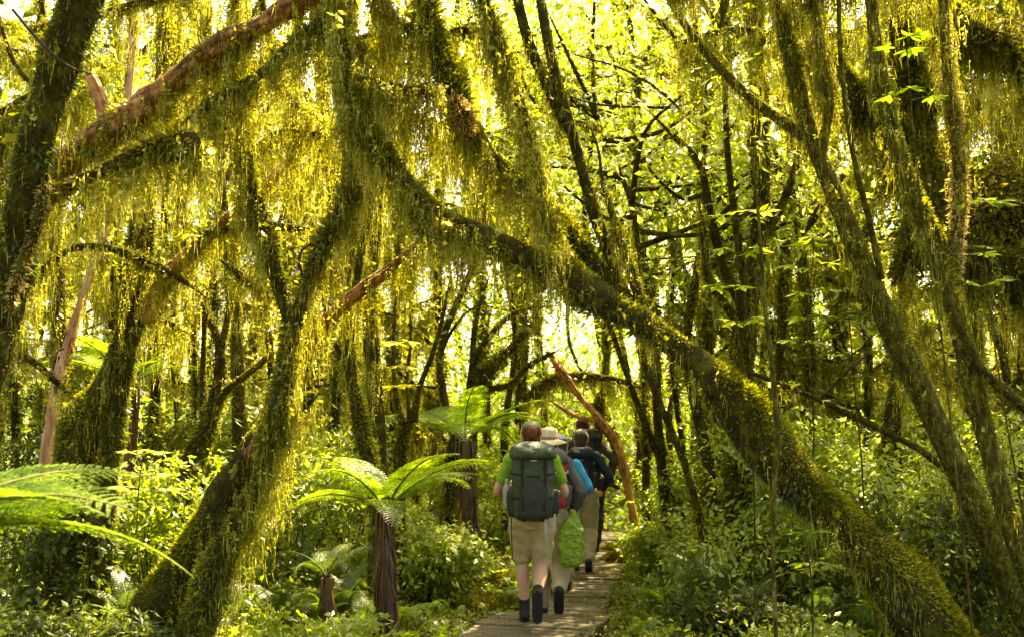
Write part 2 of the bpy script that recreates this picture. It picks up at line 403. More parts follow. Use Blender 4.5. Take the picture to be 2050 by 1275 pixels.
def tree(name, label, cat, segs, group=None, crowns=(), lod=1.0):
    first = rows_of(segs[0]['p'])
    lo = first[np.argmin(first[:, 2])]
    base = np.array((lo[0], lo[1], max(lo[2], gz(lo[0], lo[1])-.1)))
    root = empty(name, base, label, cat, group)
    for s in segs:
        mossy = s.get('m', 'trunk') == 'trunk'; bp, bs_ = s.get('bump', .16), s.get('bs', 5.0)
        rows = rows_of(s['p'], .05*lod, s.get('k', .68 if mossy else .84) if s['p'][0][2] < 9 else .8, True)
        nm = s.get('n', 'trunk'); g = Geo()
        d = s['p'][0][2]
        bk = s.get('m') in ('bark', 'bark_pale', 'bark_orange'); tube(g, rows, n=40 if bk else s.get('ring', 14), ridge=.22 if bk else 0, bump=bp, bscale=bs_)
        t = g.build(nm, M[s.get('m', 'trunk')], root, base, smooth=True)
        dens = s.get('moss', 5200)
        if dens and d < 9 and s.get('mm') in ('fuzz', 'fuzz_dark') and s['p'][0][3] > 15:
            f2 = Geo(); hang(f2, rows, area(rows)/max(1e-3, np.linalg.norm(np.diff(rows[:, :3], axis=0), axis=1).sum())*330, .085, leaf=.013*lod, under=.3)
            f2.build('ragged_moss', M['fuzz'], t, base)['kind'] = 'stuff'
            if s['p'][0][3] > 17:
                f2 = Geo(); sprays(f2, rows, int(area(rows)*110), .13, bp, bs_); f2.build('fern_sprigs', M['fern_dark'], t, base)['kind'] = 'stuff'
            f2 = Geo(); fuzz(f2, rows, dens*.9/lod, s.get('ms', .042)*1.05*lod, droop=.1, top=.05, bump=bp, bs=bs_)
            if f2.v: f2.build('top_moss', M['fuzz_top'], t, base)['kind'] = 'stuff'  # moss layer of the upper side; its lighter tone imitates light from above
        if dens:
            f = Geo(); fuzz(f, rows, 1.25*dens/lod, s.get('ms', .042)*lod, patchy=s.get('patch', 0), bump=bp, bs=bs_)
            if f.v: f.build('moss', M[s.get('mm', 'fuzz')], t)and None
            if f.v:
                o = t.children[0]; V = np.concatenate(f.v)-base
                o.data.vertices.foreach_set('co', V.astype(np.float32).ravel()); o.data.update(); o['kind'] = 'stuff'
        if s.get('m') in ('bark', 'bark_pale', 'bark_orange'):
            f = Geo(); fuzz(f, rows, 2600, .05*lod, along=1, wr=1.3, bump=bp, bs=bs_); f.build('bark_flakes', M['flakes'], t, base)['kind'] = 'stuff'
        if 'hang' in s:
            for h in (s['hang'] if isinstance(s['hang'], list) else [s['hang']]):
                f = Geo(); hang(f, rows, h[0], h[1], leaf=.0105*lod*h[4] if len(h) > 4 else .0105*lod, step=.012*lod, t0=h[2] if len(h) > 2 else 0, t1=h[3] if len(h) > 3 else 1)
                o = f.build('hanging_moss', M['hang'], t, base); o['kind'] = 'stuff'
    for c in crowns:
        f = Geo()
        leaves_blob(f, P(*c['c']) if len(c['c']) == 3 else c['c'][1:], c['r'], c['n'], c.get('s', .13))
        f.build('crown', M[c.get('m', 'leaf')], root, base)
    return root

# far-side leaning trunk at the left edge, with its side branch
tree('mossy_tree', 'thick shaggy trunk leaning along the left edge, with a stubby branch dripping moss', 'tree', [
    dict(p=[(-150, 'g', 5.2, 58), (-50, 800, 5.2, 50), (12, 600, 5.1, 46), (45, 420, 5.0, 44), (85, 240, 4.9, 44), (135, 80, 4.8, 48), (190, -90, 4.7, 52), (240, -260, 4.7, 50)],
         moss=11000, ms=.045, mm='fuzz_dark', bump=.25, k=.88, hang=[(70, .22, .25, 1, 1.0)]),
    dict(n='branch', p=[(40, 420, 5.0, 22), (130, 378, 5.0, 22), (210, 340, 4.95, 24), (290, 305, 4.9, 24), (345, 285, 4.9, 26), (385, 278, 4.9, 24), (405, 300, 4.9, 14), (408, 340, 4.9, 8)],
         moss=12000, ms=.045, hang=[(300, .34, .1, 1)]),
    dict(n='tan_moss_tuft', p=[(18, 620, 4.97, 12), (40, 540, 4.95, 14), (68, 470, 4.93, 17), (88, 390, 4.93, 15), (96, 335, 4.93, 8)], m='trunk', moss=9000, ms=.035, mm='fuzz_tan'),
    dict(n='tan_moss_tuft', p=[(-10, 790, 5.1, 14), (5, 700, 5.02, 18), (22, 640, 4.99, 14)], m='trunk', moss=9000, ms=.035, mm='fuzz_tan'),
    dict(n='twig', p=[(25, 20, 4.6, 4), (90, 95, 4.6, 4), (150, 140, 4.6, 3), (210, 150, 4.6, 2)], ring=7, m='beam', moss=0),
])
tree('leaning_log', 'long rotten orange-brown log slanting up to the right behind the upper left curtains of moss', 'log', [
    dict(p=[(20, 470, 7.2, 30), (120, 345, 7.0, 30), (200, 275, 6.8, 36), (290, 215, 6.6, 34), (370, 150, 6.5, 30), (450, 88, 6.4, 30), (530, 45, 6.3, 28), (620, -10, 6.2, 26), (760, -90, 6.2, 24)],
         m='bark', moss=9000, patch=.55, ms=.045, bump=.38, hang=[(230, .42, .30, .95)]),
    dict(n='branch', p=[(180, 150, 6.9, 14), (200, 200, 6.9, 17), (208, 250, 6.85, 20), (175, 300, 6.9, 20)], m='bark', moss=0, bump=.25),
    dict(n='branch', p=[(360, 275, 6.5, 24), (400, 225, 6.4, 18), (450, 190, 6.3, 16), (520, 150, 6.2, 15), (575, 100, 6.15, 18), (640, 45, 6.1, 16), (720, -40, 6.1, 14)],
         moss=9000, ms=.04, mm='fuzz_dark', hang=[(330, .42, 0, .95)]),
    dict(n='branch', p=[(60, 60, 7.6, 10), (200, 30, 7.5, 11), (360, -20, 7.4, 12), (520, -60, 7.3, 12)], moss=7000, ms=.04, hang=[(170, .5, 0, 1)]),
    dict(n='branch', p=[(330, 235, 7.4, 9), (430, 170, 7.4, 10), (540, 120, 7.4, 11), (660, 110, 7.4, 11)], moss=7000, ms=.04, hang=[(210, .5, 0, 1)]),
    dict(n='branch', p=[(520, -20, 6.9, 9), (560, 160, 6.9, 9), (600, 215, 6.9, 9), (660, 230, 6.9, 8)], moss=7000, ms=.04, hang=[(220, .4, .3, 1)]),
])
tree('arching_tree', 'great shaggy trunk arching from the lower right corner up across the path', 'tree', [
    dict(p=[(1990, 'g', 6.6, 104), (1860, 1240, 6.5, 84), (1760, 1130, 6.4, 78), (1640, 1010, 6.35, 72), (1530, 885, 6.3, 60), (1420, 750, 6.3, 49), (1300, 655, 6.3, 44), (1190, 590, 6.3, 40),
            (1080, 530, 6.2, 36), (980, 478, 6.2, 32), (890, 440, 6.1, 30), (835, 395, 6.1, 26), (785, 335, 6.05, 28), (730, 250, 6.0, 30), (695, 150, 6.0, 28), (680, 30, 6.0, 28), (672, -120, 6.0, 26)],
         moss=24000, ms=.030, mm='fuzz_dark', bump=.46, bs=4.0, hang=[(150, .16, .03, .6), (420, .38, .62, 1)]),
    dict(n='branch', p=[(1290, 640, 6.35, 26), (1215, 560, 6.5, 24), (1130, 460, 6.6, 24), (1055, 372, 6.6, 22), (985, 315, 6.55, 24), (935, 235, 6.5, 32), (905, 170, 6.5, 34), (870, 80, 6.5, 26), (845, -30, 6.5, 22), (830, -150, 6.5, 20)],
         moss=9000, ms=.045, mm='fuzz_dark', bump=.3, hang=[(330, .42, .32, .9)]),
    dict(n='branch', p=[(1175, 600, 6.3, 26), (1120, 500, 6.2, 20), (1085, 390, 6.1, 17), (1060, 270, 6.1, 15), (1010, 120, 6.1, 17), (975, 20, 6.1, 16), (950, -90, 6.1, 16)],
         moss=8000, ms=.035, mm='fuzz', hang=[(320, .30, .1, 1)]),
    dict(n='branch', p=[(1255, 610, 6.4, 20), (1225, 520, 6.5, 17), (1190, 430, 6.5, 18), (1160, 320, 6.5, 17), (1125, 200, 6.5, 17), (1098, 90, 6.5, 17), (1078, -30, 6.5, 16), (1060, -150, 6.5, 16)],
         moss=7000, ms=.022, mm='fuzz_dark', hang=[(50, .10, 0, 1)]),
    dict(n='branch', p=[(1135, 260, 6.55, 15), (1095, 170, 6.6, 17), (1060, 90, 6.6, 18), (1035, -10, 6.6, 17), (1020, -120, 6.6, 16)],
         moss=7000, ms=.03, mm='fuzz_dark', hang=[(140, .25, 0, 1)]),
    dict(n='branch', p=[(1300, 650, 6.35, 19), (1268, 560, 6.4, 15), (1235, 460, 6.4, 11), (1208, 370, 6.4, 7), (1195, 290, 6.4, 3.5), (1160, 210, 6.4, 3), (1120, 150, 6.4, 2.5)],
         moss=8000, ms=.028, mm='fuzz', hang=[(200, .22, .05, .6)]),
    dict(n='branch', p=[(700, 165, 6.0, 13), (760, 165, 6.0, 15), (810, 180, 6.1, 12), (880, 175, 6.2, 10)], moss=12000, ms=.035, mm='fuzz_dark', hang=[(500, .5, 0, 1)]),
    dict(n='branch', p=[(850, 60, 6.4, 14), (800, 50, 6.35, 12), (770, -10, 6.3, 10), (750, -80, 6.3, 8)], moss=9000, ms=.035, mm='fuzz', hang=[(400, .45, 0, 1)]),
    dict(n='branch', p=[(690, 90, 6.3, 12), (760, 70, 6.5, 11), (840, 90, 6.8, 11), (930, 60, 7.0, 11), (1010, 70, 7.0, 9)], moss=7000, ms=.04, hang=[(270, .55, 0, 1)]),
    dict(n='branch', p=[(700, 200, 6.5, 10), (790, 225, 6.8, 10), (880, 250, 6.9, 9), (960, 300, 7.0, 8)], moss=7000, ms=.04, hang=[(260, .4, 0, 1)]),
    dict(n='branch', p=[(690, 250, 6.6, 9), (640, 270, 6.9, 9), (560, 265, 7.0, 9), (500, 300, 7.0, 7)], moss=7000, ms=.04, hang=[(220, .45, 0, 1)]),
    dict(n='moss_clump', p=[(905, 205, 6.4, 20), (925, 240, 6.35, 34), (945, 270, 6.35, 24)], moss=16000, ms=.045, mm='fuzz_tan', bump=.4),
], crowns=[dict(c=(900, -500, 6.8), r=(2.2, 1.6, .7), n=1500, s=.14), dict(c=(1300, -600, 7.5), r=(2.2, 1.6, .7), n=1400, s=.14)])
tree('forked_tree', 'dark moss-draped tree forking into a V above the leaning trunk, left of the path', 'tree', [
    dict(p=[(370, 'g', 7.0, 50), (425, 1160, 6.95, 46), (490, 1030, 6.85, 40), (540, 920, 6.7, 34), (570, 780, 6.5, 27), (588, 660, 6.5, 26), (610, 590, 6.45, 22), (645, 500, 6.4, 22), (690, 415, 6.35, 22), (712, 320, 6.3, 20), (700, 200, 6.3, 18), (690, 60, 6.3, 18), (700, -100, 6.3, 18)],
         moss=8000, ms=.04, mm='fuzz', hang=[(230, .5, .25, 1), (110, .4, .10, .3)]),
    dict(n='branch', p=[(585, 650, 6.5, 22), (555, 560, 6.5, 21), (525, 450, 6.5, 20), (498, 340, 6.5, 16), (485, 240, 6.5, 14), (470, 100, 6.5, 12), (475, -60, 6.5, 12)],
         moss=8000, ms=.035, mm='fuzz_dark', hang=[(260, .45, .2, 1)]),
    dict(n='branch', p=[(545, 600, 6.6, 12), (490, 560, 6.6, 11), (440, 520, 6.6, 10)], moss=9000, ms=.03, hang=[(200, .2, 0, 1)]),
    dict(n='twig', p=[(618, 590, 6.4, 4), (598, 520, 6.4, 3), (620, 490, 6.4, 3), (680, 475, 6.4, 2)], ring=6, m='beam', moss=0),
])
tree('leaning_tree', 'massive dark shaggy trunk at lower left, bare orange behind the forked tree', 'tree', [
    dict(p=[(275, 'g', 7.6, 74), (350, 1180, 7.5, 62), (420, 1060, 7.4, 60), (480, 960, 7.3, 52), (530, 875, 7.2, 44), (575, 780, 7.1, 26)],
         moss=22000, ms=.03, mm='fuzz_dark', bump=.45, bs=4.0, hang=[(220, .55, .15, .95)]),
    dict(n='bare_trunk', p=[(505, 915, 7.15, 22), (550, 820, 7.1, 19), (605, 705, 7.0, 16), (655, 640, 6.95, 15), (715, 588, 6.9, 14), (790, 530, 6.95, 15), (850, 470, 7, 9)], m='bark', moss=4500, patch=.62, ms=.035, bump=.2, hang=[(160, .35, .5, 1)]),
    dict(n='branch', p=[(545, 880, 7.15, 22), (585, 830, 7.1, 20), (620, 795, 7.1, 17), (642, 785, 7.1, 12)], moss=9000, ms=.035, mm='fuzz', hang=[(160, .25, .2, 1)]),
], crowns=())
tree('leaning_tree', 'short bare brown trunk section slanting between moss curtains at mid left', 'tree', [
    dict(p=[(290, 640, 7.9, 20), (330, 560, 7.8, 17), (380, 505, 7.7, 16), (440, 455, 7.6, 15), (500, 405, 7.5, 13), (570, 330, 7.6, 12), (620, 260, 7.7, 7)], m='bark', moss=7000, patch=.52, ms=.04, bump=.25, hang=[(160, .35, .3, 1)]),
    dict(n='branch', p=[(400, 470, 7.6, 12), (450, 460, 7.6, 14), (500, 450, 7.55, 16), (560, 455, 7.5, 15), (630, 460, 7.5, 12)], moss=9000, ms=.04, mm='fuzz', hang=[(200, .3, 0, 1)]),
    dict(n='trunk_base', p=[(200, 'g', 8.3, 30), (240, 780, 8.1, 26), (290, 640, 7.9, 24)], moss=8000, ms=.05, mm='fuzz_dark'),
])
tree('pale_leaning_trunk', 'slender pinkish peeling trunk leaning right, standing bare at the left', 'tree', [
    dict(p=[(70, 'g', 8.8, 16), (108, 800, 8.8, 13), (140, 680, 8.8, 10), (172, 575, 8.8, 10), (208, 470, 8.8, 8), (240, 330, 8.8, 9), (260, 150, 8.8, 9), (270, -60, 8.8, 9)], m='bark_pale', moss=9000, patch=.68, ms=.03, hang=[(60, .3, .5, 1)]),
])
tree('leaning_mossy_tree', 'dark leaning mossy tree between the pale peeling trunk and the massive leaning one', 'tree', [
    dict(p=[(110, 'g', 8.2, 42), (160, 890, 8.2, 34), (205, 790, 8.2, 28), (245, 690, 8.1, 24), (268, 580, 8.0, 24), (285, 470, 8.0, 22), (300, 330, 8.0, 20), (325, 180, 8.0, 20), (340, 20, 8.0, 20), (340, -100, 8, 20)], k=1.15,
         moss=9000, ms=.035, mm='fuzz_dark', bump=.3, hang=[(120, .5, .3, 1), (80, .4, .15, .4)]),
    dict(n='branch', p=[(60, 560, 7.4, 6), (140, 500, 7.5, 10), (230, 500, 7.6, 12), (330, 540, 7.6, 10), (420, 600, 7.6, 7)], moss=9000, ms=.035, mm='fuzz_dark', hang=[(110, .45, 0, 1)]),
    dict(n='branch', p=[(255, 650, 8.0, 12), (320, 640, 7.9, 10), (380, 670, 7.9, 8)], moss=9000, ms=.035, mm='fuzz', hang=[(110, .4, 0, 1)]),
    dict(n='branch', p=[(-20, 700, 7.0, 10), (60, 720, 7.2, 10), (150, 800, 7.6, 9)], moss=9000, ms=.035, mm='fuzz', hang=[(130, .35, 0, 1)]),
])
# ---- right side
tree('speckled_tree', 'speckled trunk with a bright sunlit edge, joined by a thin slanting limb', 'tree', [
    dict(p=[(2130, 'g', 6.9, 38), (2045, 1210, 6.9, 34), (1985, 1080, 6.9, 32), (1925, 950, 6.9, 30), (1862, 820, 6.9, 29), (1800, 690, 6.9, 27), (1745, 570, 6.9, 26), (1695, 450, 6.9, 25), (1655, 350, 6.9, 24), (1622, 270, 6.9, 22), (1590, 150, 6.9, 18), (1560, 20, 6.9, 16), (1530, -120, 6.9, 15)],
         m='trunk_grey', moss=14000, ms=.027, mm='fuzz', hang=[(130, .22, .55, 1)]),
    dict(n='branch', p=[(1612, 275, 6.9, 17), (1560, 240, 6.9, 12), (1500, 195, 6.9, 11), (1430, 125, 6.9, 10), (1385, 70, 6.9, 9), (1340, 0, 6.9, 8), (1300, -80, 6.9, 8)], m='trunk_grey', moss=10000, ms=.020, mm='fuzz'),
    dict(n='branch', p=[(1640, 330, 6.9, 15), (1660, 200, 6.8, 12), (1640, 80, 6.8, 12), (1620, -60, 6.8, 12)], m='trunk_grey', moss=6000, ms=.03, mm='fuzz_tan', hang=[(380, .5, .3, 1)]),
    dict(n='branch', p=[(1765, 560, 6.85, 9), (1748, 480, 6.8, 8), (1735, 420, 6.75, 8), (1712, 330, 6.7, 7), (1695, 220, 6.7, 7), (1682, 100, 6.7, 6), (1678, -60, 6.7, 6)], ring=8, m='trunk_grey', moss=2500, ms=.014),
    dict(n='branch', p=[(1690, 350, 7.0, 9), (1640, 420, 7.1, 12), (1610, 470, 7.2, 11)], moss=6000, ms=.03),
], crowns=[dict(c=(1500, -450, 7.2), r=(2, 1.6, .7), n=1500, s=.13)])
tree('forked_speckled_tree', 'lichen-freckled trunk at the right edge, forking in two beside the dark mossy mass', 'tree', [
    dict(p=[(2150, 'g', 6.3, 34), (2085, 1200, 6.3, 30), (2025, 1050, 6.3, 26), (1975, 880, 6.3, 24), (1940, 740, 6.3, 23), (1910, 620, 6.3, 23), (1880, 520, 6.3, 24), (1845, 430, 6.3, 21), (1805, 330, 6.3, 20), (1770, 200, 6.3, 19), (1750, 60, 6.3, 18), (1740, -120, 6.3, 18)],
         m='trunk_grey', moss=13000, ms=.029, mm='fuzz', hang=[(160, .22, .4, 1)]),
    dict(n='branch', p=[(1905, 560, 6.3, 20), (1915, 470, 6.25, 15), (1922, 380, 6.2, 14), (1915, 280, 6.2, 13), (1898, 150, 6.2, 12), (1888, 0, 6.2, 12), (1880, -120, 6.2, 12)],
         m='trunk_grey', moss=6000, ms=.026, mm='fuzz_tan', hang=[(200, .2, .2, 1)]),
    dict(n='branch', p=[(1900, 610, 6.2, 12), (1960, 730, 6.2, 11), (2010, 780, 6.2, 14), (2080, 840, 6.2, 14)], moss=8000, ms=.03, mm='fuzz_dark'),
])
tree('dark_mossy_tree', 'huge dark shaggy leaning tree behind the trunks at the right edge', 'tree', [
    dict(p=[(2400, 'g', 8.0, 110), (2260, 760, 8.0, 90), (2100, 560, 8.0, 76), (1985, 450, 8.0, 74), (1880, 350, 8.0, 66), (1780, 260, 8.0, 52), (1690, 170, 8.0, 42), (1600, 60, 8.0, 36), (1540, -60, 8.0, 30)], k=.5,
         moss=12000, ms=.06, mm='fuzz_dark', bump=.45, bs=3.0, hang=[(300, .7, .2, 1)]),
    dict(n='branch', p=[(1860, 330, 7.9, 40), (1840, 200, 7.8, 34), (1800, 80, 7.8, 26), (1790, -60, 7.8, 24)], moss=9000, ms=.06, mm='fuzz_dark', bump=.4, hang=[(260, .6, 0, 1)]),
    dict(n='branch', p=[(2120, 210, 7.4, 30), (2030, 120, 7.4, 28), (1940, 70, 7.4, 30), (1900, 20, 7.4, 24), (1850, -80, 7.4, 20)], moss=9000, ms=.06, mm='fuzz_dark', bump=.35, hang=[(420, .85, 0, 1)]),
    dict(n='branch', p=[(2150, 0, 6.8, 16), (1980, -30, 6.8, 15), (1800, -40, 6.8, 15), (1620, -30, 6.8, 14), (1450, -45, 6.8, 12), (1340, -20, 6.8, 9)], moss=7000, ms=.04, mm='fuzz', hang=[(330, .42, .3, 1), (150, .3, 0, .3)]),
    dict(n='branch', p=[(1990, 150, 8.6, 14), (2060, 250, 8.6, 14), (2140, 300, 8.6, 12)], moss=7000, ms=.04, mm='fuzz', hang=[(400, .8, 0, 1)]),
    dict(n='branch', p=[(1350, 90, 8.8, 8), (1480, 60, 8.8, 9), (1600, 80, 8.8, 10), (1720, 60, 8.8, 10)], moss=7000, ms=.04, mm='fuzz', hang=[(330, .8, 0, 1)]),
    dict(n='moss_clump', p=[(1800, 560, 7.9, 20), (1850, 470, 7.7, 66), (1930, 500, 7.6, 84), (2040, 560, 7.6, 76), (2120, 640, 7.6, 30)], k=.5, moss=12000, ms=.06, mm='fuzz_dark', bump=.5, bs=3.5, hang=[(200, .45, 0, 1)]),
], crowns=[dict(c=c_, r=r_, n=n_, s=s_, m=m_) for c_, r_, n_, s_, m_ in (((1930, 470, 7.8), (.50, .30, .42), 7000, .055, 'fuzz_dark'), ((2030, 400, 7.9), (.35, .3, .40), 4000, .055, 'fuzz_dark'), ((1830, 330, 7.9), (.26, .25, .30), 3000, .05, 'fuzz_dark'),
    ((1730, 220, 8.0), (.22, .2, .25), 2200, .05, 'fuzz_dark'), ((2000, 560, 7.8), (.34, .25, .2), 2600, .055, 'leaf_dark'), ((1960, 80, 7.4), (.42, .25, .16), 2800, .05, 'fuzz_dark'), ((1800, 130, 7.8), (.14, .16, .42), 2400, .05, 'fuzz_dark'))])
tree('fallen_branch', 'thin dark mossy branch slanting down to the right below the freckled trunks', 'branch', [
    dict(p=[(1500, 745, 7.5, 6), (1565, 768, 7.5, 7), (1640, 800, 7.5, 9), (1720, 838, 7.5, 11), (1790, 872, 7.4, 10), (1850, 905, 7.3, 11), (1905, 955, 7.2, 12), (1960, 1020, 7.1, 10)], ring=10, moss=8000, ms=.022, mm='fuzz_dark', hang=[(60, .2, .1, 1)]),
    dict(n='twig', p=[(1640, 800, 7.5, 4), (1700, 740, 7.4, 3), (1745, 690, 7.4, 3), (1700, 640, 7.4, 2)], ring=6, moss=0, m='beam'),
])
tree('hanging_vine', 'thin vertical vine hanging in front of the arching trunk', 'vine', [
    dict(p=[(1505, 300, 5.6, 3), (1520, 450, 5.6, 4), (1530, 600, 5.6, 5), (1545, 730, 5.6, 6), (1556, 850, 5.6, 7), (1550, 980, 5.6, 6), (1548, 1120, 5.6, 5), (1545, 'g', 5.6, 5)], ring=7, m='trunk_grey', moss=6000, ms=.016),
])
tree('multi_stemmed_tree', 'dark upright stems spreading from one fork at right of centre, leaves in front', 'tree', [
    dict(p=[(1470, 'g', 9.5, 34), (1478, 850, 9.5, 32), (1485, 700, 9.5, 30), (1500, 600, 9.4, 28), (1520, 480, 9.3, 22), (1525, 380, 9.3, 20), (1520, 230, 9.3, 18), (1512, 60, 9.3, 17), (1505, -100, 9.3, 16)],
         moss=5000, ms=.04, mm='fuzz_dark', hang=[(160, .4, .4, 1), (200, .8, .2, .4)]),
    dict(n='branch', p=[(1515, 500, 9.3, 14), (1570, 400, 9.3, 12), (1610, 280, 9.3, 10), (1640, 150, 9.3, 9)], moss=5000, ms=.03),
    dict(n='branch', p=[(1490, 620, 9.4, 14), (1450, 540, 9.5, 12), (1420, 420, 9.5, 11), (1400, 330, 9.5, 9), (1345, 270, 9.5, 7), (1290, 215, 9.5, 5)], moss=5000, ms=.03),
    dict(n='branch', p=[(1488, 560, 9.4, 10), (1470, 430, 9.3, 8), (1455, 280, 9.3, 7), (1450, 100, 9.3, 6), (1440, -60, 9.3, 6)], ring=8, moss=4000, ms=.02),
    dict(n='branch', p=[(1480, 650, 9.4, 12), (1420, 560, 9.4, 10), (1410, 480, 9.4, 9), (1400, 400, 9.4, 8)], ring=8, moss=5000, ms=.03, hang=[(120, .3, .2, 1)]),
    dict(n='twig', p=[(1130, 190, 8.8, 2), (1200, 210, 8.8, 3), (1290, 215, 8.9, 4), (1350, 215, 9, 4), (1400, 200, 9, 3)], ring=6, m='beam', moss=0),
    dict(n='twig', p=[(1150, 110, 9, 2), (1250, 140, 9, 3), (1330, 190, 9, 4), (1400, 265, 9.2, 5)], ring=6, m='beam', moss=0),
])
# ---- middle distance, left of the path
tree('slim_leaning_tree', 'slim moss-coated trunk leaning left just behind the nearer tree fern', 'tree', [
    dict(p=[(775, 'g', 8.6, 22), (755, 1000, 8.6, 20), (733, 900, 8.6, 19), (715, 820, 8.6, 18), (700, 740, 8.6, 17), (700, 660, 8.6, 15), (712, 560, 8.6, 14), (735, 440, 8.6, 12), (750, 300, 8.6, 12), (780, 100, 8.6, 10)], moss=7000, ms=.026, mm='fuzz', hang=[(160, .3, .45, 1)]),
    dict(n='branch', p=[(698, 740, 8.6, 11), (672, 690, 8.6, 8), (655, 640, 8.6, 7), (640, 560, 8.6, 6)], ring=8, moss=6000, ms=.024),
])
tree('upright_mossy_tree', 'straight upright tree wrapped in fine yellow moss, behind the nearer tree fern', 'tree', [
    dict(p=[(760, 'g', 9.6, 24), (758, 900, 9.6, 22), (752, 800, 9.6, 21), (745, 700, 9.6, 20), (742, 600, 9.6, 18), (748, 500, 9.6, 18), (755, 380, 9.6, 16), (760, 200, 9.6, 14), (765, 0, 9.6, 14)], moss=7000, ms=.024, mm='fuzz', hang=[(240, .5, .35, 1)]),
])
tree('candelabra_tree', 'mossy stump-like trunk splitting into thin upright stems, left of the farther tree fern', 'tree', [
    dict(p=[(800, 'g', 10.5, 18), (800, 940, 10.5, 16), (804, 880, 10.5, 16), (815, 855, 10.5, 24), (822, 835, 10.5, 20)], moss=7000, ms=.035, mm='fuzz'),
    dict(n='branch', p=[(806, 850, 10.5, 9), (790, 770, 10.5, 6), (788, 680, 10.5, 5), (795, 560, 10.5, 4)], ring=8, moss=6000, ms=.022),
    dict(n='branch', p=[(828, 845, 10.5, 10), (838, 780, 10.5, 7), (865, 710, 10.5, 6), (885, 640, 10.5, 5), (900, 560, 10.5, 4)], ring=8, moss=6000, ms=.022),
    dict(n='branch', p=[(820, 840, 10.5, 6), (815, 760, 10.5, 4), (822, 680, 10.5, 4), (820, 600, 10.5, 3)], ring=8, moss=4000, ms=.02),
])
tree('overarching_tree', 'curved mossy stems fanning over the path behind the farther tree fern', 'tree', [
    dict(p=[(900, 'g', 13, 16), (905, 930, 13, 15), (925, 850, 13, 14), (950, 790, 13, 13), (985, 735, 13, 12), (1030, 690, 13, 10), (1070, 640, 13, 8), (1085, 590, 13, 6)], moss=5000, ms=.035, hang=[(60, .25, .4, 1)]),
    dict(n='branch', p=[(935, 820, 13, 9), (950, 720, 13, 8), (1000, 650, 13, 6), (1050, 620, 13, 5), (1120, 612, 13, 4)], ring=8, moss=5000, ms=.03),
    dict(n='branch', p=[(925, 850, 13, 8), (945, 760, 13, 8), (948, 680, 13, 7), (960, 610, 13, 5), (985, 540, 13, 4)], ring=8, moss=5000, ms=.03),
    dict(n='branch', p=[(915, 880, 13, 8), (880, 760, 13, 6), (890, 690, 13, 5), (930, 630, 13, 4), (980, 600, 13, 3)], ring=8, moss=4000, ms=.03),
    dict(n='branch', p=[(1030, 820, 15.6, 9), (1085, 770, 15.6, 9), (1150, 752, 15.6, 9), (1240, 762, 15.6, 8), (1340, 795, 15.6, 7)], ring=8, moss=6000, ms=.03, hang=[(240, .5, .1, 1)]),
    dict(n='branch', p=[(960, 780, 13, 7), (1020, 770, 13, 7), (1060, 730, 13, 6), (1120, 700, 13, 5)], ring=8, moss=5000, ms=.03),
], lod=1.5)
tree('dark_leaning_tree', 'dark leaning trunk that splits into thin bright-edged stems, seen behind the large left fern frond', 'tree', [
    dict(p=[(345, 'g', 9.8, 34), (365, 980, 9.8, 28), (395, 900, 9.8, 22), (420, 840, 9.8, 18), (438, 760, 9.8, 13), (440, 700, 9.8, 11), (425, 650, 9.8, 9), (405, 610, 9.8, 8), (390, 560, 9.8, 7)], moss=6000, ms=.035, mm='fuzz_dark', hang=[(80, .3, 0, .8)]),
    dict(n='branch', p=[(425, 830, 9.8, 10), (455, 780, 9.8, 8), (500, 745, 9.8, 8), (550, 705, 9.8, 7), (600, 690, 9.8, 5)], ring=8, moss=6000, ms=.028),
    dict(n='branch', p=[(438, 720, 9.8, 9), (455, 640, 9.8, 8), (470, 560, 9.8, 7), (465, 470, 9.8, 6)], ring=8, moss=6000, ms=.028),
    dict(n='branch', p=[(408, 880, 9.8, 8), (406, 760, 9.9, 8), (408, 680, 9.9, 7), (412, 560, 9.9, 6)], ring=8, moss=5000, ms=.028),
])
tree('orange_leaning_trunk', 'orange peeling trunk, coloured as if sunlit, leaning left beside the farthest hikers', 'tree', [
    dict(p=[(1285, 'g', 14.4, 12), (1262, 1000, 14.3, 10), (1250, 940, 14.2, 12), (1232, 885, 14.1, 11), (1200, 840, 14, 9), (1165, 800, 14, 9), (1120, 740, 14, 10), (1095, 700, 14, 9)], m='bark_orange', moss=0, bump=.35),
    dict(n='branch', p=[(1205, 845, 14, 6), (1150, 830, 14, 6), (1100, 800, 14, 5)], ring=8, m='bark_orange', moss=0),
])
# slender background stems
stem_spots = [
    (40, 12, 10, -20), (215, 13, 12, 10), (300, 15, 13, 10), (455, 14, 9, 10), (490, 11.5, 17, -12), (530, 16, 11, 20), (640, 12.5, 12, 15), (680, 15, 9, -15), (870, 17, 12, 10),
    (980, 20, 10, -12), (1040, 18, 17, 6), (1110, 21, 9, -15), (1190, 19, 9, 10), (1290, 15, 10, -20), (1340, 12.5, 12, -25), (1385, 16, 12, 12), (1430, 12, 13, -12), (1560, 11.5, 13, 15),
    (1600, 14, 10, -20), (1650, 10.5, 15, -12), (1720, 12.5, 13, -20), (1790, 10.5, 12, 8), (1850, 13, 14, -14), (1960, 10.5, 19, -12), (2030, 12, 12, 6), (140, 9.6, 17, -8), (1745, 9.2, 9, 22),
    (350, 18, 8, 12), (425, 12, 8, -14), (590, 18, 8, 10), (720, 17, 9, -12), (770, 14, 8, 16), (835, 20, 8, -10), (1275, 20, 8, 14), (1475, 17, 9, -14), (1535, 15, 9, -10), (1690, 17, 8, 14), (1905, 16, 9, -12), (1995, 15, 9, 12)]
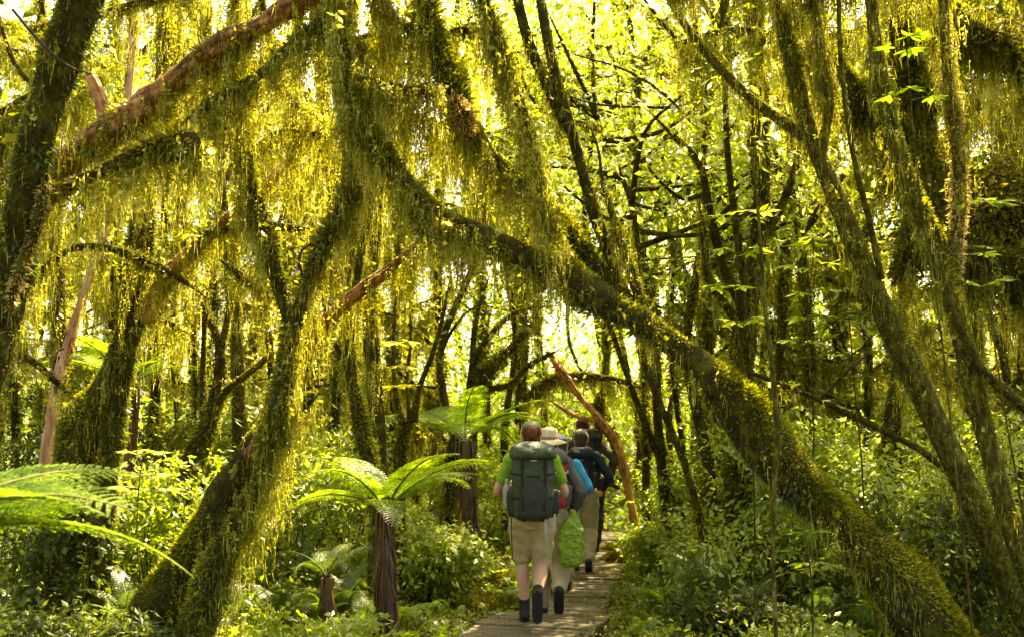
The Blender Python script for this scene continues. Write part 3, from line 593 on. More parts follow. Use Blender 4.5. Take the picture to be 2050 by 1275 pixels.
near_words = [(350, 'very thin and far, left of the dark leaning tree'), (425, 'thin, leaning in the bright gap above the dark leaning tree'), (590, 'far and thin, showing beside the forked tree stem'), (720, 'far and thin between slim and upright mossy trees'), (770, 'slanting just right of the upright mossy tree'),
    (835, 'far and thin through the candelabra stems'), (1275, 'very far, over the orange leaning trunk'), (1475, 'far, hidden partly by the many-stemmed tree'), (1535, 'thin, between the many-stemmed tree and the vine'), (1690, 'far and thin above the fallen branch'), (1905, 'far, between the two speckled trunks'), (1995, 'far, beside the forked speckled trunk, right side'),
    (40, 'far behind the shaggy trunk at the left edge'), (140, 'hung with moss, just behind the pale peeling trunk'), (215, 'rising behind the dark leaning mossy tree'), (300, 'behind the bare brown slanting trunk at left'),
    (455, 'in the bright gap left of the forked tree'), (490, 'thick and dark, close left of the forked tree'), (530, 'far off in the gap under the fork'), (640, 'just right of the forked tree'), (680, 'seen past the bare orange trunk'),
    (870, 'between the candelabra stems and the farther tree fern'), (980, 'far off above the farther tree fern'), (1040, 'dark, standing straight above the first hiker'), (1110, 'very thin, far off above the sun hat'),
    (1190, 'far off above the dark-jacketed hiker'), (1290, 'far off just under the arch of the great trunk'), (1340, 'leaning in the bright leaves above the arch'), (1385, 'behind the many-stemmed tree, on its path side'),
    (1430, 'close against the many-stemmed tree'), (1560, 'just beyond the thin hanging vine'), (1600, 'far off between vine and fallen branch'), (1650, 'behind the upper end of the fallen branch'), (1720, 'behind the middle of the fallen branch'),
    (1745, 'leaning out behind the sunlit-edged speckled trunk, high up'), (1790, 'under the sunlit-edged speckled trunk'), (1850, 'crossing behind the sunlit-edged speckled trunk'), (1960, 'broad, below the dark mossy mass at right'), (2030, 'at the right margin behind the freckled trunk')]
nw = dict(near_words)
for k, (px, d, hw, lean) in enumerate(stem_spots):
    r = random.Random(100+k)
    pts = [(px, 'g', d, hw*1.25)]
    x = px
    ytop = 865-(8.5 if d > 11 else 6.5)*FPX/d
    ys = np.linspace(865, ytop, 7)
    for i, yv in enumerate(ys):
        x += lean*r.uniform(.2, 1.6)*12/d + r.uniform(-10, 10)
        pts.append((x, yv, d+r.uniform(-.1, .1), hw*(1-.09*i)))
    segs = [dict(p=pts, ring=9, moss=4200, ms=.035, mm='fuzz', hang=[(90, .45, .25, .95)], m='trunk')]
    for j in range(3):
        a = pts[3+j]; sx = r.choice((-1, 1))
        segs.append(dict(n='branch', ring=7, p=[(a[0], a[1], a[2], hw*.5), (a[0]+sx*r.uniform(30, 60)*12/d, a[1]-r.uniform(60, 120)*12/d, d+.2, hw*.4), (a[0]+sx*r.uniform(70, 150)*12/d, a[1]-r.uniform(110, 260)*12/d, d+.4, hw*.22)],
                         moss=3000, ms=.035, hang=[(70, .35)]))
    crowns = []
    top = P(x, ytop, d)
    for j in range(3):
        crowns.append(dict(c=('w', top[0]+r.uniform(-1.6, 1.6), top[1]+r.uniform(-1.4, 1.8), top[2]+r.uniform(-2.2, .6)), r=(1.3, 1.3, .6), n=190, s=.13, m=['leaf', 'leaf_yellow', 'leaf'][j % 3]))
    tree('slender_tree', 'slender moss-hung trunk '+nw[px], 'tree', segs, 'slender trees standing through the forest', crowns, lod=max(1, d/8.5))
#@@PART3
# ------------------------------------------------------------------ leafy trees of the bright background
def leafy_tree(label, x, y, h, n, size, mat, spread=1.6, low=1.2, hangm=True, bx=None):
    cx = x; x = x if bx is None else bx; dx = cx-x
    base = (x, y, gz(x, y)-.1)
    root = empty('leafy_tree', base, label, 'tree', 'leafy trees filling the background')
    g = Geo(); r = rng.uniform(-.5, .5, (5, 2))
    pts = [(0, 0, 0, .09)]+[(dx*min(1, (i+1)/3.)+r[i, 0]*(i+1)*.25, r[i, 1]*(i+1)*.25, h*(i+1)/5., .08*(1-.17*i)) for i in range(5)]
    rows = spline(pts, .15); rows[:, 3] *= .5 if abs(dx) > .5 else .75; tube(g, rows, 8, .2)
    t = g.build('trunk', M['trunk'], root, smooth=True)
    fz = Geo(); fuzz(fz, rows, 2600, .06, bump=.2); fz.build('moss', M['fuzz_top'], t)['kind'] = 'stuff'
    b = Geo(); f = Geo(); hm = Geo(); clear = abs(dx) > .5 or 1000 < 1025+FPX*cx/y < 1420
    for i in range(16):
        k = rows[int(len(rows)*rng.uniform(.5 if clear else .2, .98))]; a = rng.uniform(0, 6.28); L = rng.uniform(.6, 1)*spread
        end = k[:3]+np.array((math.cos(a)*L, math.sin(a)*L, rng.uniform(.1, .9)))
        rw = spline([(*k[:3], .035), (*((k[:3]+end)/2+rng.normal(size=3)*.12), .022), (*end, .008)], .12)
        tube(b, rw, 6, .1)
        if hangm and not clear: hang(hm, rw, 190, .45, leaf=.018, step=.024)
        leaves_blob(f, end, (spread*.55, spread*.55, .45), n//20, size, clump=.3)
    low = 3.0 if clear else low
    leaves_blob(f, (dx, 0, low+(h-low)*.55), (spread, spread, (h-low)*.5), n//4, size, clump=.35)
    b.build('branches', M['trunk'], t, smooth=True)['kind'] = 'stuff'
    f.build('crown', M[mat], root)
    if hangm and hm.v: hm.build('hanging_moss', M['hang'], root)['kind'] = 'stuff'
    return root
lt = [ # px, depth, height, material, label
    (1240, 9.6, 6.3, 'leaf', 'broad bright-leaved tree filling the gap right of the two dark upper branches'),
    (1370, 10.4, 6.6, 'leaf', 'bright leafy tree behind the slanting thin limb'),
    (1150, 12.5, 7.2, 'leaf', 'yellow-green leafy tree seen just above the arch of the great trunk'),
    (1300, 13.0, 7.5, 'leaf', 'leafy tree behind the many-stemmed tree, toward the path'),
    (1450, 13.2, 7.2, 'leaf', 'leafy tree in the light directly behind the many-stemmed tree'),
    (1020, 15.5, 8.0, 'leaf_yellow', 'pale leafy tree over the far end of the path'),
    (900, 13.8, 7.4, 'leaf', 'fine-leaved tree above the farther tree fern'),
    (800, 16.5, 8.0, 'leaf_yellow', 'washed-out leafy tree behind the candelabra stems'),
    (660, 17.5, 8.0, 'leaf_yellow', 'washed-out leafy tree seen past the bare orange trunk'),
    (520, 14.0, 7.0, 'leaf_yellow', 'yellowish leafy tree in the bright gap under the fork'),
    (400, 17.5, 8.0, 'leaf_yellow', 'bright leafy tree behind the dark leaning trunk at left'),
    (240, 13.0, 7.0, 'leaf', 'leafy tree glowing behind the rotten orange log'),
    (90, 14.5, 7.5, 'leaf_yellow', 'leafy tree glowing beside the shaggy trunk at the left edge'),
    (-40, 11.0, 6.0, 'leaf', 'shaded leafy tree behind the shaggy trunk at the left edge'),
    (1600, 13.5, 7.2, 'leaf', 'leafy tree glowing between the vine and the speckled trunk'),
    (1720, 11.5, 6.4, 'leaf', 'leafy tree beneath the fork of the freckled trunk'),
    (1860, 13.5, 7.0, 'leaf_yellow', 'glowing leafy tree behind the dark mossy mass'),
    (2020, 11.5, 6.5, 'leaf', 'shaded leafy tree at the right margin'),
    (1560, 19, 8.5, 'leaf_yellow', 'distant leafy tree, pale between the right-hand stems'),
    (1200, 19, 9, 'leaf', 'distant leafy tree above the farthest hikers'),
    (960, 21, 9, 'leaf', 'distant leafy tree left of the path end'),
    (560, 21, 9, 'leaf_yellow', 'distant leafy tree deep behind the forked tree'),
    (150, 20, 9, 'leaf_yellow', 'distant leafy tree far behind the pale peeling trunk'),
    (1270, 17.5, 8, 'leaf', 'distant leafy tree rising right behind the orange leaning trunk'),
    (1350, 20, 9, 'leaf_yellow', 'pale distant leafy tree seen under the arch, far right of the path end'),
    (1110, 22, 9, 'leaf', 'farthest leafy tree, straight above the heads of the hikers'),
    (1780, 20, 9, 'leaf_yellow', 'distant leafy tree far behind the fallen branch')]
for (px, d, h, m, lab) in lt:
    x_ = G(px, d); c_ = float(path_x(d)); bx_ = x_ if abs(x_-c_) > 1.3 and not 1020 < px < 1260 else c_+(1.5 if px > 1030 else -1.6)
    leafy_tree(lab, G(px, d), d, h, int((1350+35*d)*(1.8 if px in (1240, 1370, 1300, 1450) else 1.6)), .075+.0027*d, m, spread=1.15+.04*d, low=1.6, hangm=d < 18, bx=bx_)

# distant forest: reads as one mass
f = Geo()
for k in range(150):
    d = rng.uniform(23, 44); x = rng.uniform(-.72, .72)*d
    hh = rng.uniform(2.5, 10.5)
    leaves_blob(f, (x, d, hh*.5), (2.2, 2.0, hh*.5), 620, .21, clump=.5)
for k in range(85):
    d = rng.uniform(19, 34); x = rng.uniform(-.62, .62)*d; z_ = 1.75+d*rng.uniform(.17, .5)
    leaves_blob(f, (x, d, z_), (2.0, 1.6, 1.3), 560, .17, clump=.5)
for k in range(60):
    d = rng.uniform(22, 30); x = rng.uniform(-.72, .72)*d
    leaves_blob(f, (x, d, 1.6), (2.4, 1.5, 1.8), 420, .26, clump=.5)
f.build('distant_forest_foliage', M['leaf'])['kind'] = 'stuff'
f = Geo()
for k in range(40):
    d = rng.uniform(24, 42); x = rng.uniform(-.75, .75)*d; l = rng.normal()*.8
    tube(f, spline([(x, d, -.3, .16), (x+l*.5, d, 4, .12), (x+l*1.3, d, 12, .07)], 1.), 6, .1)
f.build('distant_forest_trunks', M['trunk'])['kind'] = 'stuff'

# ------------------------------------------------------------------ unseen trees added to dapple the sun and block light from behind
ct = [(-3.2, 3.0), (2.8, 2.2), (-1.2, -2.5), (3.5, -3.0), (-5.5, -1.0), (6.0, 4.0), (-6.5, 6.0), (6.8, 9.0), (-7.5, 11.0), (0.5, -6.5), (-4.5, -7), (5, -7), (-8.5, 16), (8.5, 15)]
cl = ['over the shaggy trunk at the left edge', 'over the right trunks', 'behind the viewpoint', 'behind the viewpoint, by the right trunks', 'at the far left behind the viewpoint', 'beyond the right margin', 'beyond the left margin', 'beyond the right margin, farther on',
      'beyond the left margin, farther on', 'well behind the viewpoint on the path', 'well behind the viewpoint to the left', 'well behind the viewpoint to the right', 'far beyond the left margin', 'far beyond the right margin']
for k, (x, y) in enumerate(ct):
    base = (x, y, gz(x, y)-.1); r = random.Random(k)
    root = empty('added_shade_tree', base, 'unseen tall tree added for shade '+cl[k], 'tree', 'unseen trees added for shade around the viewpoint')
    g = Geo(); rows = spline([(0, 0, 0, .2), (.2, .1, 2, .16), (.1, -.2, 4.5, .14), (-.2, 0, 7.5, .08)], .12); tube(g, rows, 12, .2, 4)
    t = g.build('trunk', M['trunk'], root, smooth=True)
    f = Geo(); fuzz(f, rows, 1500, .07); f.build('moss', M['fuzz_dark'], t)['kind'] = 'stuff'
    f = Geo()
    for j in range(6 if y < 0 else 3):
        leaves_blob(f, (r.uniform(-2.6, 2.6), r.uniform(-2.6, 2.6), r.uniform(5.6, 8.6)), (1.4, 1.4, .6), 420, .22, clump=.4)
    if y < -2 or abs(x) > 5.4:
        for j in range(1 if y < 0 else 3): leaves_blob(f, (r.uniform(-1.5, 1.5), r.uniform(-1.5, 1.5), r.uniform(1, 4.5)), (1.4, 1.4, 1.2), 420, .22, clump=.4)
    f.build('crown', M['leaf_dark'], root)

# ------------------------------------------------------------------ ferns
FR = {}
def proto_frond(key, mat, **kw):
    a, b = frond_geo(**kw)
    V = np.concatenate(a.v); me = mesh_np('frond', V, np.concatenate(a.q), None, M[mat])
    V2 = np.concatenate(b.v); m2 = mesh_np('frond_stem', V2, np.concatenate(b.q), np.concatenate(b.t), M['fern_stem'], True)
    FR[key] = (me, m2)
M['fern_stem'] = solid_mat('fern_stem', [(.3, (.10, .10, .02)), (.7, (.22, .20, .04))], bump=0)
for v in range(3):
    proto_frond(('tree', v), 'fern', L=1.0, up=.80-.12*v, droop=.25+.2*v, npin=26, npl=12, wide=.22, nar=.13)
    proto_frond(('near', v), 'fern', L=1.0, up=.62-.12*v, droop=.35+.2*v, npin=25, npl=18, wide=.28, nar=.11)
    proto_frond(('low', v), 'fern', L=1.0, up=.95, droop=.7+.2*v, npin=24, npl=8, wide=.20)
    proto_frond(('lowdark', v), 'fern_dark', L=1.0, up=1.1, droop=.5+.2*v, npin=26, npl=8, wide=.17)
    proto_frond(('far', v), 'fern', L=1.0, up=.9, droop=.6+.2*v, npin=20, npl=5, wide=.22)
for v in range(2): proto_frond(('dead', v), 'dead', L=1.0, up=.2, droop=.4+.3*v, npin=20, npl=5, wide=.10)
def add_frond(root, key, az, tilt, L, z=0, roll=0, x=0, y=0):
    me, m2 = FR[key]
    o = bpy.data.objects.new('frond', me); COL.objects.link(o); o.parent = root
    o.matrix_local = Matrix.Translation((x, y, z)) @ Matrix.Rotation(az, 4, 'Z') @ Matrix.Rotation(-tilt, 4, 'Y') @ Matrix.Rotation(roll, 4, 'X') @ Matrix.Scale(L, 4)
    s = bpy.data.objects.new('stem', m2); COL.objects.link(s); s.parent = o
    return o
def tree_fern(label, px, py, d, trunk_r, L, nf, azs=None, dead=14, mat='tree'):
    c = P(px, py, d); base = (c[0], c[1], gz(c[0], c[1])-.1); h = c[2]-base[2]
    root = empty('tree_fern', base, label, 'tree fern')
    g = Geo(); rows = spline([(0, 0, 0, trunk_r*.95), (.05*h, 0, h*.3, trunk_r*.8), (.02*h, .02, h*.6, trunk_r*.9), (0, 0, h*.85, trunk_r*1.15), (0, 0, h, trunk_r*.75)], .04)
    tube(g, rows, 18, .22, 9)
    t = g.build('trunk', M['fern_trunk'], root, smooth=True)
    f = Geo(); n = int(2600)   # fibres and old frond bases hugging the trunk
    p, nn, T = sample_tube(rows, n); p = p-nn*.008
    D = norm(nn*.14+np.array((0, 0, -1.))+rng.normal(size=(n, 3))*.09); S = norm(np.cross(D, nn))
    kites(f, p, D, S, rng.uniform(.08, .30, n), rng.uniform(.006, .016, n))
    f.build('trunk_fibres', M['dead'], t)['kind'] = 'stuff'
    r = random.Random(int(px))
    for k in range(dead):
        a = r.uniform(0, 6.28); Lk = r.uniform(.5, 1.1)*h*.6
        g2 = Geo(); rw = spline([(0, 0, 0, .010), (math.cos(a)*trunk_r*1.3, math.sin(a)*trunk_r*1.3, .03, .010), (math.cos(a)*trunk_r*1.2, math.sin(a)*trunk_r*1.2, -Lk*.5, .007), (math.cos(a)*trunk_r*1.15, math.sin(a)*trunk_r*1.15, -Lk, .004)], .05)
        tube(g2, rw, 5, 0); o = g2.build('dead_stalk', M['dead'], root); o.location = (0, 0, h-.06)
    for k in range(4):
        o = add_frond(root, ('dead', k % 2), r.uniform(0, 6.28), -r.uniform(1.3, 1.9), L*r.uniform(.5, .75), z=h-.05, roll=r.uniform(-.8, .8)); o.name = 'dead_frond'
    for k in range(nf):
        a = (2*math.pi*k/nf+r.uniform(-.2, .2)) if azs is None else azs[k]
        add_frond(root, (mat, k % 3), a, r.uniform(-.12, .30) if px > 0 else r.uniform(-.05, .12), L*r.uniform(.85, 1.15), z=h-.02, roll=r.uniform(-.3, .3))
    return root
tree_fern('nearer tree fern with a stout fibrous trunk and bright fronds', 772, 1018, 7.7, .050, 1.0, 11, azs=[.12, .5, .9, 2.3, 2.75, 3.1, 3.5, 4.15, 4.9, 5.5, 5.95])
tree_fern('farther tree fern with stringy dead stalks round its trunk, beside the first hiker', 932, 880, 11.3, .085, 1.35, 11, dead=22)
tree_fern('low tree fern with tangled brown dead stalks, beside the nearer tree fern', 655, 1150, 8.6, .035, .62, 6, dead=40, mat='lowdark')
tree_fern('blurred near tree fern reaching bright fronds in from the left margin', -265, 1105, 3.1, .07, .98, 10, azs=[-.06, .14, .36, .62, 1.2, 2.2, 3.1, 4.2, 5.3, 5.95], dead=6, mat='near')
tree_fern('tree fern with pale fronds behind the right-hand speckled trunk', 1640, 690, 13, .1, 1.3, 9, dead=6)
tree_fern('small tree fern in the dark leaves at mid left', 255, 770, 10.5, .09, 1.0, 9, dead=8)

def low_fern(kind, nf, L, label, x, y):
    z = gz(x, y)-.02
    root = empty('ground_fern', (x, y, z), label, 'fern', 'low ferns on the forest floor')
    r = random.Random(int(x*97+y*31))
    for k in range(nf):
        add_frond(root, (kind, k % 3), 2*math.pi*k/nf+r.uniform(-.3, .3), r.uniform(.0, .7), L*r.uniform(.75, 1.15), z=.03)
    return root
# label spots: (px,py pixel of the crown base, kind, frond length, words)
fs = [
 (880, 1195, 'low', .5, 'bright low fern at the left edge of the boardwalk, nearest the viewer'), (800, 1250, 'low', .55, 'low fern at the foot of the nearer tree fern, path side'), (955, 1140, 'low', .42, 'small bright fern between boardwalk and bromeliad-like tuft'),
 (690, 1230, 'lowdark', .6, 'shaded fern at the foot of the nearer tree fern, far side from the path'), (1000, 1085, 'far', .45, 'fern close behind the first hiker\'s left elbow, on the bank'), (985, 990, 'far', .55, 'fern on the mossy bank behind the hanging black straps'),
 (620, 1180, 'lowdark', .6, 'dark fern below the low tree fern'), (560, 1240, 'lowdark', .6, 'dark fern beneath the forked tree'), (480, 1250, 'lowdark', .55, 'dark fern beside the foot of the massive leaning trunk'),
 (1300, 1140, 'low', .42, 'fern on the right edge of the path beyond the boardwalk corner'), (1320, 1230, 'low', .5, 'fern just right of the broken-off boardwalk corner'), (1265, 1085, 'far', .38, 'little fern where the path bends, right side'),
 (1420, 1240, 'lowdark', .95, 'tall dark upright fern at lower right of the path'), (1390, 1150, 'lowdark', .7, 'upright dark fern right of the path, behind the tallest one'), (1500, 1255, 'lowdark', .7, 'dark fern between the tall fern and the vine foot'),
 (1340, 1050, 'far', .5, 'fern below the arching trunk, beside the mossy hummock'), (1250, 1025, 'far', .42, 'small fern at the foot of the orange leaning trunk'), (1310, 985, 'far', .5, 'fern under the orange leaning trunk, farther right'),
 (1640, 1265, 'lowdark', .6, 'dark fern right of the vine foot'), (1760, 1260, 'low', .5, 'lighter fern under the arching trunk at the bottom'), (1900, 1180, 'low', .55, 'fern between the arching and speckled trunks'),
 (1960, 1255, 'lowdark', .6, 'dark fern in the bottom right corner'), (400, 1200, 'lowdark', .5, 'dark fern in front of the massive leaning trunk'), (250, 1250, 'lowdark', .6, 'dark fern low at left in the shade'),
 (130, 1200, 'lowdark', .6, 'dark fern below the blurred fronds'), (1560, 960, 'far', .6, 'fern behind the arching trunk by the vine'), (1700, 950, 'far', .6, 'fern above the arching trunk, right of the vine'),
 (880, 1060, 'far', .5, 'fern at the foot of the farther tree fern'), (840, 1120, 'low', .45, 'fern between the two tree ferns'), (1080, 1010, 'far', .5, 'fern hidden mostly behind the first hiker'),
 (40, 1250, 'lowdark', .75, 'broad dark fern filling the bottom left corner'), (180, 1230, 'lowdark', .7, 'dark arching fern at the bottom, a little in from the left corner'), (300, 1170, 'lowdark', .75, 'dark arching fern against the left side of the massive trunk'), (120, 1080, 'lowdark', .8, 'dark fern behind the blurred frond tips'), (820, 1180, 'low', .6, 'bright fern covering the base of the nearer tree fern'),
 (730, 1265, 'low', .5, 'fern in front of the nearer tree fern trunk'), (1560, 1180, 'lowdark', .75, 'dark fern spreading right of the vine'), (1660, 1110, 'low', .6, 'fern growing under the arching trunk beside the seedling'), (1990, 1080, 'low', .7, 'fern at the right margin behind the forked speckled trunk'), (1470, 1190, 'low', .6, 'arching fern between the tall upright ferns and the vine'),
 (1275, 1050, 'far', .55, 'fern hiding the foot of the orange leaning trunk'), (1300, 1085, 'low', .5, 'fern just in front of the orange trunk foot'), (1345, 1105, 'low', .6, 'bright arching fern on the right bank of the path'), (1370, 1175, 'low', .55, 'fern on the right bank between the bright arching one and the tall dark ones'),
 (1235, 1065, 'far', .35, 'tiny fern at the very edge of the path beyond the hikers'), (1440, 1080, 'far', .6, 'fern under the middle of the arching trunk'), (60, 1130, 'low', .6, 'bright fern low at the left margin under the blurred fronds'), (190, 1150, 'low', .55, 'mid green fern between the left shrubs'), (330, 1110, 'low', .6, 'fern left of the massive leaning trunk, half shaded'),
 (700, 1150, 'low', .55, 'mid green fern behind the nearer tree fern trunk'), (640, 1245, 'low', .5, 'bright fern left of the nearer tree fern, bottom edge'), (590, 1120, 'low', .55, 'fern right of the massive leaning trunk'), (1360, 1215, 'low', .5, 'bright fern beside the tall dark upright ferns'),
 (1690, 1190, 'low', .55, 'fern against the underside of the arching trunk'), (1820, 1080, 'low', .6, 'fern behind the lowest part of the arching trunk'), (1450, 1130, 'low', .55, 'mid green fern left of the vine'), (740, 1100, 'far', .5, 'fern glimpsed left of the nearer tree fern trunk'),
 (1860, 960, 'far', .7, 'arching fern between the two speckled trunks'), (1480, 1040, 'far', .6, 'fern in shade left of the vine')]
for (px, py, kind, L, lab) in fs:
    # walk down the view ray to the ground
    for d in np.arange(5, 20, .05):
        w = P(px, py, d)
        if w[2] <= gz(w[0], d)+.06: break
    low_fern(kind, 9 if kind != 'lowdark' else 8, L*(1.0 if d < 9 else 1.15), lab, w[0], w[1])

# spiky bright tuft perched by the bank
def spiky(label, px, py, d, n, L, mat):
    c = P(px, py, d); base = (c[0], c[1], gz(c[0], c[1])-.02)
    root = empty('spiky_tuft', base, label, 'plant')
    rows_ = spline([(0, 0, 0, .05), (0, 0, max(.05, c[2]-base[2]), .05)], .05); g = Geo(); tube(g, rows_, 8, .2); g.build('stump', M['trunk'], root)
    f = Geo(); top = np.array((0, 0, max(.05, c[2]-base[2])))
    for k in range(n):
        a = rng.uniform(0, 6.28); e = rng.uniform(.1, 1.3); l = L*rng.uniform(.7, 1.1)
        t = np.linspace(0, 1, 7); w = .022*np.sin(np.pi*(t*.8+.15))
        r_ = np.cos(e)*l*t; z = np.sin(e)*l*t-.5*l*t*t
        C = np.stack([np.cos(a)*r_, np.sin(a)*r_, z], -1)+top; s = np.array((-math.sin(a), math.cos(a), 0))
        V = np.concatenate([C-s*w[:, None], C+s*w[:, None]]); i = np.arange(6)
        f.add(V, np.stack([i, i+1, i+8, i+7], 1))
    f.build('leaves', M[mat], root)
spiky('bright spiky tuft with arching strap leaves on the bank below the farther tree fern', 895, 1100, 13.2, 60, .52, 'leaf_yellow')
spiky('small spiky tuft at the edge of the path near the boardwalk', 985, 1075, 15, 26, .30, 'ground_leaf')

# ------------------------------------------------------------------ saplings and shrubs
def sapling(label, px, py, d, tiers, leafL, lean=0, nl=7, mat='leaf', bottom=None):
    """thin stem with whorls of broad leaflets; (px,py) is its top"""
    c = P(px, py, d); bx = c[0]+lean; base = (bx, d, gz(bx, d)-.05)
    root = empty('sapling', base, label, 'sapling')
    T = np.array((c[0]-bx, 0, c[2]-base[2])); g = Geo()
    rows_ = spline([(0, 0, 0, .009)]+[(*(T*q+np.array((rng.normal()*.022, rng.normal()*.022, 0))), .008-.004*q) for q in (.2, .4, .6, .8)]+[(*T, .004)], .08); tube(g, rows_, 6, .1)
    f = Geo()
    for k in range(tiers):
        q = rows_[int((len(rows_)-1)*(1-.07*k*min(1, 4/max(tiers, 1))))][:3]
        for j in range(3 if k else 4):
            a = rng.uniform(0, 6.28); l = leafL*rng.uniform(.8, 1.4); e = q+np.array((math.cos(a)*l, math.sin(a)*l, .25*l))
            tube(g, spline([(*q, .004), (*e, .0025)], .08), 5, 0)
            ang = a+np.linspace(-1.9, 1.9, nl)
            D = norm(np.stack([np.cos(ang), np.sin(ang), np.full(nl, -.22)+rng.normal(size=nl)*.12], -1))
            S = norm(np.cross(D, np.array((0, 0, 1.))+rng.normal(size=(nl, 3))*.15))
            kites(f, np.repeat(e[None], nl, 0), D, S, leafL*rng.uniform(.75, 1.15, nl), leafL*.36, mid=.55, fold=.08)
    g.build('stem', M['trunk_grey'], root); f.build('leaves', M[mat], root)
sapling('slender sapling with bright whorled leaves lit against the dark trunks at upper right', 1815, 95, 5.9, 2, .10, .25, mat='fern')
sapling('sapling with broad drooping leaf whorls in front of the many-stemmed tree', 1480, 440, 6.8, 4, .13, .1)
sapling('sapling with layered leaves in the lit gap left of the speckled trunk', 1630, 490, 7.0, 5, .12, -.15)
sapling('leafy seedling whorl beside the vine, low in front of the arching trunk', 1612, 1068, 6.0, 2, .10, .05, mat='fern')
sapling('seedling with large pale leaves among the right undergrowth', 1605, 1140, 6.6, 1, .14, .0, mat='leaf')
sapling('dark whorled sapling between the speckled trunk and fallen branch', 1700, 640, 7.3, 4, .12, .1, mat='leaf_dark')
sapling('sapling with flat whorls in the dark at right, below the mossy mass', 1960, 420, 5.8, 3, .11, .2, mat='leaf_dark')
sapling('small sapling with whorled leaves in the light above the nearer tree fern', 800, 690, 10, 3, .14, 0, mat='leaf_yellow')
sapling('sapling with pale leaves by the dark leaning tree at left', 285, 910, 8.0, 3, .12, 0, mat='leaf')

def shrub(label, x, y, h, n, size, mat, r=.6):
    base = (x, y, gz(x, y)-.05); root = empty('shrub', base, label, 'shrub', 'leafy shrubs of the undergrowth')
    g = Geo(); f = Geo()
    for k in range(7):
        a = rng.uniform(0, 6.28); e = np.array((math.cos(a)*r*rng.uniform(.2, .8), math.sin(a)*r*rng.uniform(.2, .8), h*rng.uniform(.5, .95)))
        tube(g, spline([(0, 0, 0, .012), (*(e*.5+rng.normal(size=3)*.05), .008), (*e, .003)], .08), 5, 0)
        leaves_blob(f, e, (r*.5, r*.5, h*.28), n//8, size, clump=.2, wr=.5)
    leaves_blob(f, (0, 0, h*.45), (r, r, h*.45), n//4, size, clump=.22, wr=.5)
    g.build('stems', M['trunk'], root)['kind'] = 'stuff'; f.build('foliage', M[mat], root)
sh = [
 (-60, 5.6, .7, 'leaf_dark', 'dark shrub in the bottom left corner, nearest the viewer'), (90, 6.2, .55, 'leaf_dark', 'dark small-leaved shrub low at left under the blurred frond'), (230, 6.6, .5, 'leaf_dark', 'dark shrub in front of the massive leaning trunk'),
 (150, 8.4, 1.1, 'leaf_dark', 'shrub behind the blurred frond, by the pale peeling trunk'), (320, 9.2, 1.3, 'leaf', 'lighter shrub behind the blurred frond, by the dark leaning tree'), (60, 10, 1.7, 'leaf_dark', 'tall dark shrub beside the shaggy left-edge trunk'),
 (450, 9.8, 1.3, 'leaf', 'shrub right of the dark leaning tree'), (600, 10.2, 1.2, 'leaf', 'shrub behind the stem of the forked tree'), (620, 7.3, .45, 'leaf', 'small bright shrub at the foot of the forked tree'),
 (850, 10.5, .8, 'leaf', 'low shrub between the two tree ferns'), (700, 11.5, 1.5, 'leaf', 'shrub seen behind the slim leaning trunk'), (1350, 12.6, .7, 'leaf', 'bright shrub right of the orange leaning trunk'),
 (1340, 15.5, 1.2, 'leaf', 'shrub behind the orange leaning trunk'), (1450, 10.2, .75, 'leaf', 'shrub beneath the arching trunk, next to the path'), (1510, 8.8, .8, 'leaf', 'dark shrub behind the vine'), (1450, 8.0, .45, 'leaf_dark', 'low dark shrub below the arching trunk'),
 (1640, 9.4, 1.6, 'leaf', 'tall shrub above the middle of the arching trunk'), (1760, 8.8, 1.5, 'leaf', 'tall shrub above the lower arching trunk'), (1850, 8.0, 1.1, 'leaf_dark', 'shrub beside the speckled trunk\'s lower half'),
 (1960, 9.0, 1.8, 'leaf', 'tall shrub between the two speckled trunks'), (2060, 7.6, 1.2, 'leaf_dark', 'shrub at the right margin'), (1700, 5.9, .45, 'leaf_dark', 'low shrub in front of the arching trunk, bottom'), (1560, 6.5, .5, 'leaf', 'low shrub at the foot of the vine'),
 (1160, 18.5, 1.3, 'leaf', 'bright bush straight beyond the farthest hikers'), (1060, 17, 1.7, 'leaf', 'bush beyond the first hiker\'s head'), (960, 15, 1.4, 'leaf', 'bush behind the farther tree fern'), (1480, 12.5, 1.9, 'leaf', 'tall bush behind the many-stemmed trunk'),
 (1580, 12.0, 2.2, 'leaf', 'tall bush beyond the fallen branch'), (1750, 12.5, 2.4, 'leaf', 'tall bush filling the gap between fallen branch and speckled trunk'), (240, 12.5, 2.2, 'leaf_dark', 'tall bush behind the massive leaning trunk'), (520, 13, 2.0, 'leaf', 'tall bush in the gap beneath the fork')]
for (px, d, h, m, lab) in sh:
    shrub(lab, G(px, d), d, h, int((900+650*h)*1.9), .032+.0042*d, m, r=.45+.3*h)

# ------------------------------------------------------------------ ground cover (nobody could count it)
def ground_pts(n, y0, y1, pw=1.0):
    y = y0*(y1/y0)**rng.random(n); x = rng.uniform(-.62, .62, n)*y+0
    k = np.abs(x-path_x(y)) > np.where(y > 9, .32, .48)+.2*rng.random(n)
    x, y = x[k], y[k]
    return np.stack([x, y, ground(x, y)], -1)
f = Geo(); p = ground_pts(90000, 4.5, 26)
hgt = .05+.26*np.clip(noise(p, 2.2)+.4, 0, 1.3)*np.clip((np.abs(p[:, 0]-path_x(p[:, 1]))-.4)/.8, .15, 1)
p[:, 2] += hgt*rng.random(len(p))**.7
D = norm(rng.normal(size=p.shape)*np.array((1, 1, .5))+np.array((0, 0, .35))); S = norm(np.cross(D, rng.normal(size=p.shape)*.5+np.array((0, 0, 1.))))
L = (.02+.0042*p[:, 1])*rng.uniform(.6, 1.5, len(p))
kites(f, p, D, S, L, L*.5, fold=.1)
f.build('ground_cover', M['ground_leaf'])['kind'] = 'stuff'
